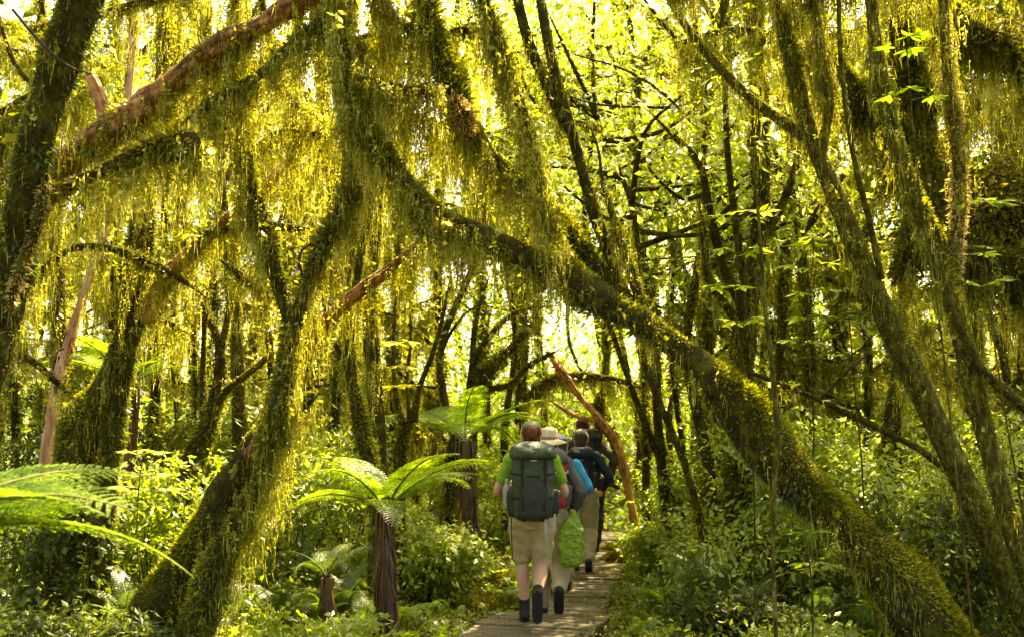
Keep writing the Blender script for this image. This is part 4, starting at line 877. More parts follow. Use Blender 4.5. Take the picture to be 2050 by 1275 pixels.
f = Geo(); p = ground_pts(70000, 5, 22)
D = norm(rng.normal(size=p.shape)*.5+np.array((0, 0, 1.))); S = norm(np.cross(D, rand_dirs(len(p))))
L = (.02+.003*p[:, 1])*rng.uniform(.6, 1.6, len(p)); kites(f, p, D, S, L, L*.25)
f.build('ground_moss', M['fuzz'])['kind'] = 'stuff'
# little fern sprigs of the floor
f = Geo(); a, b = frond_geo(L=1.0, up=.9, droop=.8, npin=13, npl=1, wide=.24); Va = np.concatenate(a.v); qa = np.concatenate(a.q)
pp = ground_pts(4200, 5.5, 20); 
for c in pp:
    az = rng.uniform(0, 6.28); l = rng.uniform(.10, .26)*(1+.02*c[1]); ti = rng.uniform(0, .7)
    Mx = np.array(Matrix.Rotation(az, 3, 'Z') @ Matrix.Rotation(-ti, 3, 'Y'))*l
    f.add(Va @ Mx.T + c+np.array((0, 0, .02)), qa)
f.build('fern_seedlings', M['fern'])['kind'] = 'stuff'
# mossy hummocks beside the path
for (px, d, r, h, lab) in [(1252, 13.6, .38, .22, 'low yellow moss hummock at the path edge beside the last hikers'), (1225, 14.8, .26, .16, 'small sunlit moss hummock beyond the larger one'), (1010, 11.8, .3, .16, 'mossy mound by the first hiker\'s hanging strap'),
                           (985, 10.2, .35, .18, 'moss mound on the bank left of the boardwalk'), (1270, 9.4, .22, .12, 'moss cushion beside the boardwalk corner')]:
    x = G(px, d); base = (x, d, gz(x, d)-.03); root = empty('moss_hummock', base, lab, 'moss hummock', None)
    th = np.linspace(0, np.pi/2, 8); rr = np.stack([0*th, 0*th, h*np.sin(th), np.maximum(r*np.cos(th), .01)], -1)
    g = Geo(); tube(g, rr, 20, .2, 5); g.build('mound', M['trunk'], root, smooth=True)
    f = Geo(); n = 5000; ph = rng.uniform(0, 6.28, n); e = np.arcsin(rng.random(n)); nn = np.stack([np.cos(ph)*np.cos(e), np.sin(ph)*np.cos(e), np.sin(e)], -1)
    D = norm(nn+rng.normal(size=nn.shape)*.35); kites(f, nn*np.array((r, r, h)), D, norm(np.cross(D, rand_dirs(n))), rng.uniform(.015, .05, n), .012)
    f.build('moss', M['fuzz'], root)['kind'] = 'stuff'

# ------------------------------------------------------------------ boardwalk
def box(geo, c, dx, dy, dz, hx, hy, hz, bev=.006, jit=0):
    """box with chamfered top edges, axes dx,dy,dz"""
    c = np.asarray(c, float)
    lv = [(-hz, 1, 1), (hz-bev, 1, 1), (hz, 1-bev/hx, 1-bev/hy)]
    V = []
    for z, sx, sy in lv:
        for a, b in ((-1, -1), (1, -1), (1, 1), (-1, 1)): V.append(c+dx*a*hx*sx+dy*b*hy*sy+dz*z)
    q = [(3, 2, 1, 0), (8, 9, 10, 11)]
    for k in range(2):
        for i in range(4): q.append((k*4+i, k*4+(i+1) % 4, k*4+4+(i+1) % 4, k*4+4+i))
    geo.add(np.array(V), q)
def walk(name, ys, zoff, width, label, wire=True):
    root = bpy.data.objects.new(name, None); COL.objects.link(root); root['kind'] = 'structure'
    g = Geo(); s = np.arange(ys[0], ys[1], .105); mossy = Geo()
    for y in s:
        x = float(path_x(y)); dr = norm(np.array((float(path_x(y+.2))-x, .2, 0.))); sd_ = np.array((dr[1], -dr[0], 0))
        z = zoff+rng.normal()*.006
        w = width*(1+rng.normal()*.012)
        box(g, (x+rng.normal()*.008, y, z), sd_, norm(dr+sd_*rng.normal()*.012), norm(np.array((rng.normal()*.012, rng.normal()*.03, 1.))), w/2, .046, .02)
    g.build('planks', M['plank'], root)
    b = Geo()
    for sx in (-1, 1):
        rw = [(float(path_x(y))+sx*(width/2-.06), y, zoff-.105) for y in np.linspace(ys[0]+.02, ys[1]-.1, 8)]
        for i in range(7):
            a, c = np.array(rw[i]), np.array(rw[i+1]); d_ = norm(c-a); box(b, (a+c)/2, norm(np.cross(d_, np.array((0, 0, 1.)))), d_, np.array((0, 0, 1.)), .03, np.linalg.norm(c-a)/2, .075, bev=.003)
    b.build('bearer', M['beam'], root)
    if wire:
        w = Geo(); k = np.arange(ys[0], ys[1], .05); n = int(width/.05)
        for j in range(n):
            off = -width/2+.03+j*.05
            for q_ in (0, 1):
                yy = k; zig = off+.012*np.where((np.arange(len(k))+q_+j) % 2, 1, -1)
                C = np.stack([path_x(yy)+zig, yy, np.full(len(k), zoff+.024)], -1)
                V = np.concatenate([C-np.array((.0018, 0, 0)), C+np.array((.0018, 0, 0))]); i = np.arange(len(k)-1); m = len(k)
                if q_ == 0: w.add(V, np.stack([i, i+1, i+1+m, i+m], 1))
        for y in k:
            x = float(path_x(y)); t = np.linspace(-width/2+.02, width/2-.02, 24)
            C = np.stack([x+t, y+.008*np.where(np.arange(24) % 2, 1, -1), np.full(24, zoff+.026)], -1); V = np.concatenate([C-np.array((0, .0018, 0)), C+np.array((0, .0018, 0))]); i = np.arange(23)
            w.add(V, np.stack([i, i+1, i+25, i+24], 1))
        w.build('wire_netting', M['wire'], root)
    return root
walk('boardwalk', (4.0, 8.95), .15, 1.0, '')
walk('path', (8.98, 17.5), .035, .80, '', wire=False)
# leaf litter and moss creeping on the boards
f = Geo(); n = 26000; y = rng.uniform(5, 17, n); x = path_x(y)+rng.normal(size=n)*.36; k = noise(np.stack([x, y, x*0], -1), 3.5)+np.abs(x-path_x(y))*1.6 > .40; x, y = x[k], y[k]
p = np.stack([x, y, np.where(y < 8.95, .175, .062)+.004*rng.random(len(x))], -1); D = norm(rng.normal(size=p.shape)*np.array((1, 1, .25))+np.array((0, 0, .1)))
kites(f, p, D, norm(np.cross(D, np.array((0, 0, 1.))+rng.normal(size=p.shape)*.2)), rng.uniform(.015, .045, len(p)), rng.uniform(.008, .02, len(p)), fold=.1)
f.build('path_litter', M['fuzz'])['kind'] = 'stuff'
#@@PART4
# ------------------------------------------------------------------ people
M['skin'] = cloth('skin', (.62, .36, .23), .10, .55, 14, .15, .35)
M['skin_tan'] = cloth('tanned_skin', (.50, .28, .17), .10, .55, 14, .15, .35)
M['eye'] = cloth('eyes', (.08, .05, .03), .2, .3, 20, 0, .5)
def v3(*a): return np.array(a, float)
def limb(g, pts, n=14, flat=None):
    """rounded tapered limb; pts rows (x,y,z,r)"""
    rw = spline(pts, .02)
    a, b = rw[0].copy(), rw[-1].copy()
    t0 = norm(rw[0, :3]-rw[1, :3]); t1 = norm(rw[-1, :3]-rw[-2, :3]); ex0 = []; ex1 = []
    for f_ in (.97, .8, .5):
        s = math.sqrt(1-f_*f_)
        e = a.copy(); e[:3] = a[:3]+t0*a[3]*s; e[3] = a[3]*f_; ex0.append(e)
        e = b.copy(); e[:3] = b[:3]+t1*b[3]*s; e[3] = b[3]*f_; ex1.append(e)
    rw = np.vstack([ex0[::-1], rw, ex1])
    tube(g, rw, n, 0)
def vloft(g, rings, n=28, step=.012):
    """vertical loft: rings (z, half width x, half depth y, centre x, centre y)"""
    r = np.array([(c[3], c[4], c[0], c[2], c[1]) for c in rings], float)
    tube(g, spline(r, step), n, 0)
def fuse(g, name, mat, parent, voxel=.008, smooth=3, factor=.5, wr=0.0):
    o = g.build(name+'_raw', mat, None, smooth=True)
    m = o.modifiers.new('r', 'REMESH'); m.mode = 'VOXEL'; m.voxel_size = voxel; m.use_smooth_shade = True
    s = o.modifiers.new('s', 'SMOOTH'); s.iterations = smooth; s.factor = factor
    bpy.context.view_layer.update()
    dg = bpy.context.evaluated_depsgraph_get()
    me = bpy.data.meshes.new_from_object(o.evaluated_get(dg)); me.name = name
    old = o.data; bpy.data.objects.remove(o); bpy.data.meshes.remove(old)
    if wr:
        nv = len(me.vertices); co = np.empty(nv*3, np.float32); no = np.empty(nv*3, np.float32)
        me.vertices.foreach_get('co', co); me.vertices.foreach_get('normal', no); co = co.reshape(-1, 3); no = no.reshape(-1, 3)
        w1 = 1-np.abs(noise(co*np.array((1, 1, 2.2))+co[:, [2, 0, 1]]*.8, 9))*2; w2 = noise(co*np.array((1, 1, 1.6)), 24)
        co = co+no*(wr*(np.clip(w1, -1, 1)+.45*w2))[:, None]; me.vertices.foreach_set('co', co.astype(np.float32).ravel()); me.update()
    me.polygons.foreach_set('use_smooth', np.ones(len(me.polygons), bool))
    if not me.materials: me.materials.append(mat)
    r = bpy.data.objects.new(name, me); COL.objects.link(r); r.parent = parent
    return r
def ik(a, b, l1, l2, pole):
    d = b-a; L = min(np.linalg.norm(d), (l1+l2)*.999); u = norm(d)
    x = (l1*l1-l2*l2+L*L)/(2*L); h = math.sqrt(max(l1*l1-x*x, 0))
    p = pole-u*np.dot(pole, u); return a+u*x+norm(p)*h
def person(label, x, y, z, H, heading, c):
    s = H/1.70
    root = empty('person', (x, y, z), label, 'person'); root.rotation_euler = (0, 0, heading); root.scale = (s, s, s)
    wd = c.get('w', 1.0); lean = c.get('lean', .06); tw = c.get('sway', 0)
    def sh(p): p = np.array(p, float); k = max(p[2]-.93, 0); p[1] += lean*k; p[0] += tw*k; return p
    torso = [(.80, .10, .085), (.86, .150, .112), (.93, .168, .120), (1.0, .158, .112), (1.09, .138, .098), (1.18, .146, .104), (1.28, .160, .112), (1.36, .166, .104), (1.405, .125, .082), (1.44, .066, .062), (1.49, .054, .056), (1.54, .052, .054)]
    def T(infl, z0, z1, wx=1.0):
        out = []
        for (zz, a, b) in torso:
            if z0-.001 <= zz <= z1+.001:
                p = sh((0, 0, zz)); out.append((zz, (a*wd+infl)*wx, b*wd+infl, p[0], p[1]))
        return out
    hx = .088*wd
    hip = [sh((-hx, 0, .90)), sh((hx, 0, .90))]; ank = [np.array(c['la']), np.array(c['ra'])]
    knee = [ik(hip[i], ank[i], .425, .415, v3((-.08, .12)[i], 1, 0)) for i in (0, 1)]
    sho = [sh((-.170*wd, -.005, 1.375)), sh((.170*wd, -.005, 1.375))]; wri = [sh(c['lh']), sh(c['rh'])]
    elb = [ik(sho[i], wri[i], .29, .255, v3((-.75, .75)[i], -.75, -.35)) for i in (0, 1)]
    lg = c.get('leg', 1.0)
    def leg(g, i, infl, upto=1.0):
        P0 = [(*hip[i], .092*wd+infl), (*(hip[i]*.5+knee[i]*.5), .080*lg+infl), (*(hip[i]*.15+knee[i]*.85), .062*lg+infl), (*knee[i], .056*lg+infl)]
        if upto > 1:
            k = upto-1
            mid = knee[i]*.68+ank[i]*.32+v3(0, -.018, 0)
            P0 += [(*(mid), .059*lg+infl)]
            if k > .5: P0 += [(*(knee[i]*(1-k)+ank[i]*k), (.036+(.05 if k < .9 else 0)*(1-k))*lg+infl)]
        else:
            P0[-1] = (*(hip[i]*(1-upto)+knee[i]*upto), .060*lg+infl)
        limb(g, P0)
    def arm(g, i, infl, upto=2.0):
        a, e, w = sho[i], elb[i], wri[i]
        if upto <= 1: limb(g, [(*a, .054*wd+infl), (*(a*(1-upto*.5)+e*upto*.5), .049*wd+infl), (*(a*(1-upto)+e*upto), .046*wd+infl)])
        else: limb(g, [(*a, .054*wd+infl), (*(a*.5+e*.5), .046*wd+infl), (*e, .039+infl), (*(e*.65+w*.35), .040+infl), (*w, .027+infl)])
    # --- one continuous body
    g = Geo(); vloft(g, T(-.006, .80, 1.54)); arm(g, 0, -.003); arm(g, 1, -.003); leg(g, 0, -.004, 2.0); leg(g, 1, -.004, 2.0)
    hc = sh((0, .012, 1.54)); yaw = c.get('yaw', 0.0)
    hd = [(1.478, .030, .034, 0, .062), (1.492, .048, .060, 0, .040), (1.525, .062, .080, 0, .022), (1.56, .070, .090, 0, .012), (1.60, .075, .096, 0, .006), (1.64, .073, .092, 0, .002), (1.675, .056, .070, 0, .0), (1.697, .026, .032, 0, 0)]
    Hg = Geo(); vloft(Hg, hd)
    limb(Hg, [(0, .098, 1.60, .009), (0, .112, 1.575, .012), (0, .106, 1.560, .014)])           # nose
    limb(Hg, [(-.022, .094, 1.528, .007), (0, .100, 1.528, .008), (.022, .094, 1.528, .007)])       # mouth
    for sx in (-1, 1): limb(Hg, [(sx*.074, -.006, 1.605, .013), (sx*.082, -.012, 1.585, .014), (sx*.076, -.002, 1.562, .010)])  # ears
    Mh = Matrix.Translation((hc[0], hc[1], 0)) @ Matrix.Rotation(yaw, 4, 'Z') @ Matrix.Translation((0, -.012, c.get('nod', 0)))
    g.merge(Hg, Mh)
    for i in (0, 1):
        w = wri[i]; u = norm(wri[i]-elb[i]); up_ = v3(0, 0, 1); sd_ = norm(np.cross(u, up_)); inw = sd_*((1, -1)[i])
        pal = norm(np.cross(sd_, u)); k0 = w+u*.015
        for q in range(4):
            b0 = k0+pal*0+up_*0+np.cross(u, inw)*0+norm(np.cross(u, inw))*(-.026+.0175*q)
            kn = b0+u*.072; Lf = (.030, .036, .039, .033)[q]
            limb(g, [(*b0, .014), (*(b0+u*.04), .013), (*kn, .0115)], 8)
            a1 = norm(u*.75+inw*.65); a2 = norm(inw*.9-u*.25)
            limb(g, [(*kn, .0095), (*(kn+a1*Lf), .0088), (*(kn+a1*Lf+a2*Lf*.75), .0078)], 8)
        th = k0+norm(np.cross(u, inw))*(-.026 if i else .026+.0)
        limb(g, [(*(k0+u*.012+inw*.012), .013), (*(k0+u*.045+inw*.038), .0108), (*(k0+u*.068+inw*.045), .009)], 8)
        # feet
        f_ = norm(v3(math.sin(c.get('toe', .05)*(1, -1)[i]*-1), 1, 0)); pit = c['lp'] if i == 0 else c['rp']
        fd = f_*math.cos(pit)+v3(0, 0, -math.sin(pit)); un = f_*math.sin(pit)+v3(0, 0, math.cos(pit))
        limb(g, [(*(ank[i]-un*.035-fd*.03), .034), (*(ank[i]-un*.045+fd*.06), .036), (*(ank[i]-un*.055+fd*.13), .027)], 10)
        c.setdefault('_f', []).append((fd, un))
    body = fuse(g, 'body', M[c.get('skin', 'skin')], root, .0062, 2)
    e = Geo()
    for sx in (-1, 1): e = Geo(); limb(e, [(sx*.030, .086, 1.592, .008), (sx*.034, .087, 1.592, .008)], 8); e2 = Geo(); e2.merge(e, Mh); e2.build('eye', M['eye'], root, smooth=True)
    # --- clothes
    g = Geo(); vloft(g, T(.014, .93 if c.get('long') is None else .86, 1.405, 1.0)); up = c.get('sleeve', .55)
    arm(g, 0, .013, up); arm(g, 1, .013, up)
    if up > 1: limb(g, [(*sh((0, 0, 1.40)), .075), (*sh((0, .0, 1.47)), .066)])
    fuse(g, c['top'][0], c['top'][1], root, .010, 3, wr=.006)
    g = Geo(); vloft(g, T(.015, .80, 1.0)); leg(g, 0, c.get('loose', .018), c['hem']); leg(g, 1, c.get('loose', .018), c['hem'])
    fuse(g, c['bottom'][0], c['bottom'][1], root, .010, 3, wr=.0075)
    for i in (0, 1):
        fd, un = c['_f'][i]; a = ank[i]; sdv = np.cross(fd, un)
        g = Geo(); limb(g, [(*(a+norm(knee[i]-a)*.075), .050), (*(a+norm(knee[i]-a)*.02), .048), (*(a-un*.03), .046)])
        limb(g, [(*(a-un*.045-fd*.035), .044), (*(a-un*.045+fd*.05), .046), (*(a-un*.055+fd*.15), .036)])
        b = fuse(g, 'boot', c['boot'], root, .008, 2)
        s_ = Geo(); k = 14; out = []
        for t in np.linspace(0, 2*np.pi, k, endpoint=False):
            ct_, st_ = math.cos(t), math.sin(t); out.append(a-un*.088+fd*(.055+.142*ct_)+sdv*(.044+.006*ct_)*math.copysign(abs(st_)**.8, st_))
        A = np.array(out); B = A-un*.022; V = np.vstack([A, B, A.mean(0), B.mean(0)]); j = np.arange(k); j2 = (j+1) % k
        s_.add(V, np.stack([j, j+k, j2+k, j2], 1), np.vstack([np.stack([j, j2, np.full(k, 2*k)], 1), np.stack([j2+k, j+k, np.full(k, 2*k+1)], 1)]))
        for q in range(6):
            cc = a-un*.113+fd*(-.06+.045*q); box(s_, cc, sdv, fd, un, .036, .013, .006, .002)
        s_.build('sole', M['sole'], b)
        if c.get('sock'):
            g = Geo(); kd = norm(knee[i]-a); limb(g, [(*(a+kd*.05), .044), (*(a+kd*.115), .046), (*(a+kd*.135), .047)]); fuse(g, 'sock', c['sock'], root, .008, 2)
    # --- hair and hat
    if c.get('hair'):
        g = Geo(); hr = [(1.50, .050, .035, 0, -.05), (1.535, .072, .055, 0, -.038), (1.56, .072, .066, 0, -.028), (1.60, .087, .092, 0, -.016), (1.645, .083, .097, 0, -.004), (1.685, .058, .074, 0, 0), (1.708, .026, .034, 0, 0)]
        vloft(g, hr)
        if c.get('bun'):
            limb(g, [(0, -.085, 1.635, .026), (.004, -.120, 1.625, .042), (.0, -.130, 1.590, .042), (.0, -.112, 1.545, .032), (.0, -.100, 1.50, .018)])
            limb(g, [(.0, -.10, 1.63, .020), (.02, -.128, 1.61, .018), (.012, -.13, 1.575, .016)])
        g2 = Geo(); g2.merge(g, Mh); fuse(g2, 'hair', c['hair'], root, .007, 1)
    if c.get('cap'):
        g = Geo(); vloft(g, [(1.632, .083, .100, 0, .008), (1.655, .084, .104, 0, 0), (1.685, .072, .088, 0, 0), (1.708, .046, .058, 0, 0), (1.718, .016, .02, 0, 0)])
        limb(g, [(-.05, .10, 1.628, .007), (-.035, .155, 1.618, .006), (0, .175, 1.615, .006), (.035, .155, 1.618, .006), (.05, .10, 1.628, .007)], 8)
        t = np.linspace(0, 1, 5)
        for q in np.linspace(-.045, .045, 7): limb(g, [(q, .09, 1.628, .006), (q*.9, .15, 1.619, .006)], 8)
        limb(g, [(0, 0, 1.716, .008), (0, 0, 1.722, .007)], 8)
        g2 = Geo(); g2.merge(g, Mh); fuse(g2, 'cap', c['cap'], root, .006, 1)
    if c.get('hat'):
        g = Geo(); vloft(g, [(1.62, .088, .106, 0, 0), (1.66, .086, .104, 0, 0), (1.71, .080, .096, 0, 0), (1.735, .060, .074, 0, 0), (1.742, .02, .03, 0, 0)])
        ring = np.linspace(0, 2*np.pi, 40, endpoint=False); lay = [(.080, .098, 1.632), (.11, .128, 1.622), (.150, .168, 1.606), (.168, .186, 1.590), (.168, .186, 1.583), (.148, .166, 1.599), (.105, .124, 1.614), (.078, .095, 1.622)]
        V = np.concatenate([np.stack([a_*np.cos(ring), b_*np.sin(ring), z_+.012*np.cos(2*ring+.4)*(a_-.08)/.09], 1) for a_, b_, z_ in lay]); m = 40; i = np.arange(m); i2 = (i+1) % m
        q_ = np.concatenate([np.stack([k*m+i, ((k+1) % 8)*m+i, ((k+1) % 8)*m+i2, k*m+i2], 1) for k in range(8)]); g.add(V, q_[:, ::-1])
        g2 = Geo(); g2.merge(g, Mh); h = g2.build('sun_hat', c['hat'], root, smooth=True)
        b_ = Geo(); vloft(b_, [(1.628, .0895, .1075, 0, 0), (1.654, .089, .107, 0, 0)]); g3 = Geo(); g3.merge(b_, Mh); g3.build('hat_band', c['band'], h, smooth=True)
    return root, sh, s

def sbox_loft(g, rings, n=32, e=.55):
    """rings: (z, hx, hy, cx, cy) rounded-rectangle sections"""
    r = np.array(rings, float); rr = spline(np.column_stack([r[:, 3], r[:, 4], r[:, 0], r[:, 1], r[:, 2]]), .02)
    a = np.linspace(0, 2*np.pi, n, endpoint=False); cx = np.sign(np.cos(a))*np.abs(np.cos(a))**e; sy = np.sign(np.sin(a))*np.abs(np.sin(a))**e
    V = np.stack([rr[:, 0:1]+rr[:, 3:4]*cx, rr[:, 1:2]+rr[:, 4:5]*sy, rr[:, 2:3]+0*a], -1)
    V += (noise(V, 9.0)*.006+noise(V, 22.)*.003)[..., None]*np.stack([cx, sy, 0*a], -1)
    m = len(rr); idx = np.arange(m*n).reshape(m, n)
    q = np.stack([idx[:-1], np.roll(idx[:-1], -1, 1), np.roll(idx[1:], -1, 1), idx[1:]], -1).reshape(-1, 4)
    Vf = np.vstack([V.reshape(-1, 3), rr[0, :3], rr[-1, :3]]); k = np.arange(n)
    t = np.vstack([np.stack([np.roll(idx[0], -1), idx[0], np.full(n, m*n)], 1), np.stack([idx[-1], np.roll(idx[-1], -1), np.full(n, m*n+1)], 1)])
    g.add(Vf, q, t)
def strap(g, pts, w=.012, th=.003):
    limb(g, [(*p, th) for p in pts], 6) if w < .004 else ribbon(g, pts, w, th)
def ribbon(g, pts, w, th):
    rw = spline([(*p, 0) for p in pts], .02)[:, :3]; T_ = norm(np.gradient(rw, axis=0)); sd_ = norm(np.cross(T_, v3(0, 1, 0))+1e-6); nn = np.cross(sd_, T_)
    V = np.concatenate([rw-sd_*w-nn*th, rw+sd_*w-nn*th, rw+sd_*w+nn*th, rw-sd_*w+nn*th]); m = len(rw); i = np.arange(m-1)
    g.add(V, np.concatenate([np.stack([k*m+i, k*m+i+1, ((k+1) % 4)*m+i+1, ((k+1) % 4)*m+i], 1) for k in range(4)]))
def pack(label, root, sh, s, c, col, dark, lid=None, tall=1.0, wide=1.0, deep=1.0):
    o = empty('backpack', root.location.copy(), label, 'backpack'); o.rotation_euler = root.rotation_euler; o.scale = root.scale
    b0 = sh((0, 0, 1.2)); y0 = b0[1]-.125-.115*deep; z0, z1 = c['z']; w = .165*wide; d = .115*deep; H = z1-z0
    g = Geo(); sbox_loft(g, [(z0, w*.55, d*.55, 0, y0+.02), (z0+.03, w*.88, d*.85, 0, y0), (z0+.14*H, w, d, 0, y0-.005), (z0+.5*H, w*1.02, d*1.04, 0, y0-.01), (z0+.8*H, w*1.02, d, 0, y0), (z1-.03, w*.9, d*.85, 0, y0+.01)])
    body = fuse(g, 'pack_body', col, o, .009, 2, wr=.007)
    g = Geo(); lz = z1-.09
    sbox_loft(g, [(lz-.02, w*.95, d*.92, 0, y0-.01), (lz, w*1.12, d*1.14, 0, y0-.02), (lz+.05, w*1.14, d*1.16, 0, y0-.02), (lz+.10, w*.98, d*.95, 0, y0-.01), (lz+.125, w*.6, d*.55, 0, y0)]); fuse(g, 'lid', lid or col, o, .009, 2, wr=.006)
    g = Geo(); sbox_loft(g, [(z0+.05*H, w*.66, .03, 0, y0-d*.98), (z0+.12*H, w*.72, .045, 0, y0-d*1.0), (z0+.40*H, w*.70, .048, 0, y0-d*1.02), (z0+.56*H, w*.60, .025, 0, y0-d*1.0)]); fuse(g, 'front_pocket', dark, o, .009, 2)
    for sx in (-1, 1):
        g = Geo(); sbox_loft(g, [(z0+.05*H, .03, d*.5, sx*w*1.0, y0), (z0+.15*H, .045, d*.62, sx*w*1.02, y0), (z0+.36*H, .048, d*.62, sx*w*1.03, y0), (z0+.42*H, .035, d*.5, sx*w*1.02, y0)]); fuse(g, 'side_pocket', dark, o, .009, 2)
        g = Geo(); ribbon(g, [(sx*w*.55, y0-d*1.25, lz+.02), (sx*w*.56, y0-d*1.18, lz-.06), (sx*w*.56, y0-d*1.14-.02, z0+.4*H), (sx*w*.5, y0-d*1.1-.03, z0+.15*H), (sx*w*.45, y0-d*.7, z0)], .0105, .002); g.build('strap', c['strap'], o)
        for zz in (z0+.62*H, z0+.30*H):
            g = Geo(); ribbon(g, [(sx*w*.62, y0-d*1.12, zz), (sx*w*1.0, y0-d*.9, zz+.01), (sx*w*1.13, y0-.01, zz+.02), (sx*w*1.02, y0+d*.8, zz+.03)], .009, .002); g.build('compression_strap', c['strap'], o)
        g = Geo(); a = sh((sx*.085, -.10, 1.405)); b = sh((sx*.10, 0, 1.465)); e = sh((sx*.095, .115, 1.38)); h = sh((sx*.12, .15, 1.22)); i = sh((sx*.17, .03, 1.08)); j = sh((sx*.14, -.12, 1.04))
        ribbon(g, [a, b, e, h, i, j], .022, .006); g.build('shoulder_strap', dark, o)
    g = Geo()
    for zz, L_ in ((z1-.115, .03),): limb(g, [(-.02, y0-d*1.20, zz, .006), (.02, y0-d*1.20, zz, .006)], 6)
    g.build('lid_tab', c['tab'], o)
    for q in np.linspace(z0+.16*H, z0+.6*H, 6):
        g = Geo(); box(g, (0, y0-d*1.10-.022+.02*(q-z0)/H, q), v3(1, 0, 0), v3(0, 1, 0), v3(0, 0, 1), w*.34, .0035, .006, .001); g.build('webbing_loop', c['strap'], o)
    for sx in (-1, 1):
        g = Geo(); box(g, (sx*w*.56, y0-d*1.2-.012, lz-.075), v3(1, 0, 0), v3(0, 1, 0), v3(0, 0, 1), .015, .006, .018, .002); g.build('buckle', c['strap'], o)
    g = Geo(); ribbon(g, [(-.03, y0+d*.9, z1-.02), (-.02, y0+d*.6, z1+.05), (.02, y0+d*.6, z1+.05), (.03, y0+d*.9, z1-.02)], .008, .003); g.build('haul_loop', c['strap'], o)
    g = Geo()
    hb = sh((0, 0, 1.0)); t = np.linspace(-2.6, 2.6, 12) ; wd = .19
    ribbon(g, [(math.sin(q)*wd, hb[1]+.01+math.cos(q)*.15, z0+.10) for q in t], .02, .006); g.build('hip_belt', dark, o)
    return o, y0, w, d, z0, z1
M['sole'] = cloth('rubber_sole', (.022, .020, .020), .3, .7, 40, .5)
C_ = dict(lime=cloth('lime_shirt', (.20, .38, .03), .15), khaki=cloth('khaki_cotton', (.46, .37, .20), .10, dist=.03), black=cloth('black_fabric', (.018, .020, .024), .3), navy=cloth('dark_navy_jacket', (.012, .028, .036), .3, dist=.03),
          pk=cloth('dark_green_nylon', (.045, .068, .030), .3, .6, 7, .8, .35, .03), pk2=cloth('blackish_green_nylon', (.020, .026, .014), .3, .6, 9, .6, .4, .02), blackboot=cloth('dark_boot', (.03, .026, .024), .4, .7, 25, .6),
          sock=cloth('dark_blue_sock', (.02, .05, .10), .3, .9, 60), red_hair=cloth('auburn_hair', (.15, .05, .016), .55, .8, 45, 1.0, .15, .01), brown=cloth('brown_hair', (.09, .045, .025), .3, .6, 60, .8), olive=cloth('olive_cap', (.16, .17, .09), .2), camo=solid_mat('mottled_cap', [(.38, (.07, .065, .04)), (.5, (.22, .20, .13)), (.62, (.42, .38, .28))], scale=35, bump=.2),
          straw=cloth('pale_straw', (.66, .54, .34), .12, .8, 40), band=cloth('hat_band', (.25, .19, .11), .1), red=cloth('red_fabric', (.62, .02, .02), .15), grey=cloth('grey_fabric', (.085, .085, .08), .25), cyan=cloth('cyan_jacket', (.02, .36, .62), .12), olivej=cloth('olive_jacket', (.10, .095, .05), .2, dist=.03),
          lime2=cloth('lime_rain_cover', (.20, .34, .02), .35, .45, 8, 1.0, .5, .05), strapg=cloth('grey_webbing', (.34, .35, .33), .1, .6, 80, 0), strapb=cloth('black_webbing', (.012, .012, .012), .2, .6, 80, 0), tab=cloth('pale_label_tab', (.55, .42, .25), .2), pale=cloth('pale_blue_cap', (.50, .55, .58), .15), pants=cloth('dark_trousers', (.04, .035, .028), .2, dist=.03), glass=cloth('camera_black', (.01, .01, .012), .3, .35, 50, 0, .6))
# first hiker
r1, sh1, s1 = person('nearest hiker, lime shirt, khaki shorts, auburn bun, one boot heel kicked up', .165, 8.40, .172, 1.66, .02,
    dict(w=1.03, lean=.10, leg=1.06, la=(-.055, .20, .105), ra=(.035, -.24, .285), lp=0.0, rp=1.35, lh=(-.15, .24, 1.08), rh=(.16, .24, 1.02), hem=.94, sleeve=.60, loose=.017, top=('shirt', C_['lime']), bottom=('shorts', C_['khaki']), boot=C_['blackboot'], sock=C_['sock'], hair=C_['red_hair'], bun=True, cap=C_['olive']))
pk, y0, w, d, z0, z1 = pack('big dark green trekking pack on the back of the nearest hiker', r1, sh1, s1, dict(z=(.89, 1.50), strap=C_['strapb'], tab=C_['tab']), C_['pk'], C_['pk2'], deep=1.15, wide=1.02)
g = Geo(); limb(g, [(-w*1.28, y0, z0+.12, .032), (-w*1.28, y0, z0+.26, .034), (-w*1.28, y0, z0+.30, .018), (-w*1.28, y0, z0+.325, .018)]); g.build('water_bottle', C_['strapg'], pk, smooth=True)
for (x0_, L_, m_) in ((-w*1.05, .36, 'strapb'), (-w*1.32, .26, 'strapb'), (w*.62, .22, 'strapg'), (w*1.05, .12, 'strapg')):
    g = Geo(); ribbon(g, [(x0_, y0-d*.6, z0+.06), (x0_-.004, y0-d*.7, z0-.05), (x0_+.006, y0-d*.68, z0+.06-L_)], .004 if m_ == 'strapb' else .010, .002); g.build('loose_strap', C_[m_], pk)
# second hiker
r2, sh2, s2 = person('hiker in a pale brimmed sun hat and khaki trousers, boot lifted', .34, 9.25, .055, 1.72, -.04,
    dict(w=.92, lean=.05, la=(-.06, .16, .105), ra=(.085, -.20, .29), lp=0.0, rp=1.15, lh=(-.18, .22, 1.06), rh=(.195, .0, .93), hem=1.93, sleeve=1.9, loose=.030, top=('jacket', C_['grey']), bottom=('trousers', C_['khaki']), boot=C_['blackboot'], hair=C_['brown'], hat=C_['straw'], band=C_['band'], nod=-.02))
pack('grey and red daypack on the hiker with the sun hat', r2, sh2, s2, dict(z=(1.0, 1.50), strap=C_['strapg'], tab=C_['strapg']), C_['red'], C_['grey'], lid=C_['grey'], wide=.9, deep=.8)
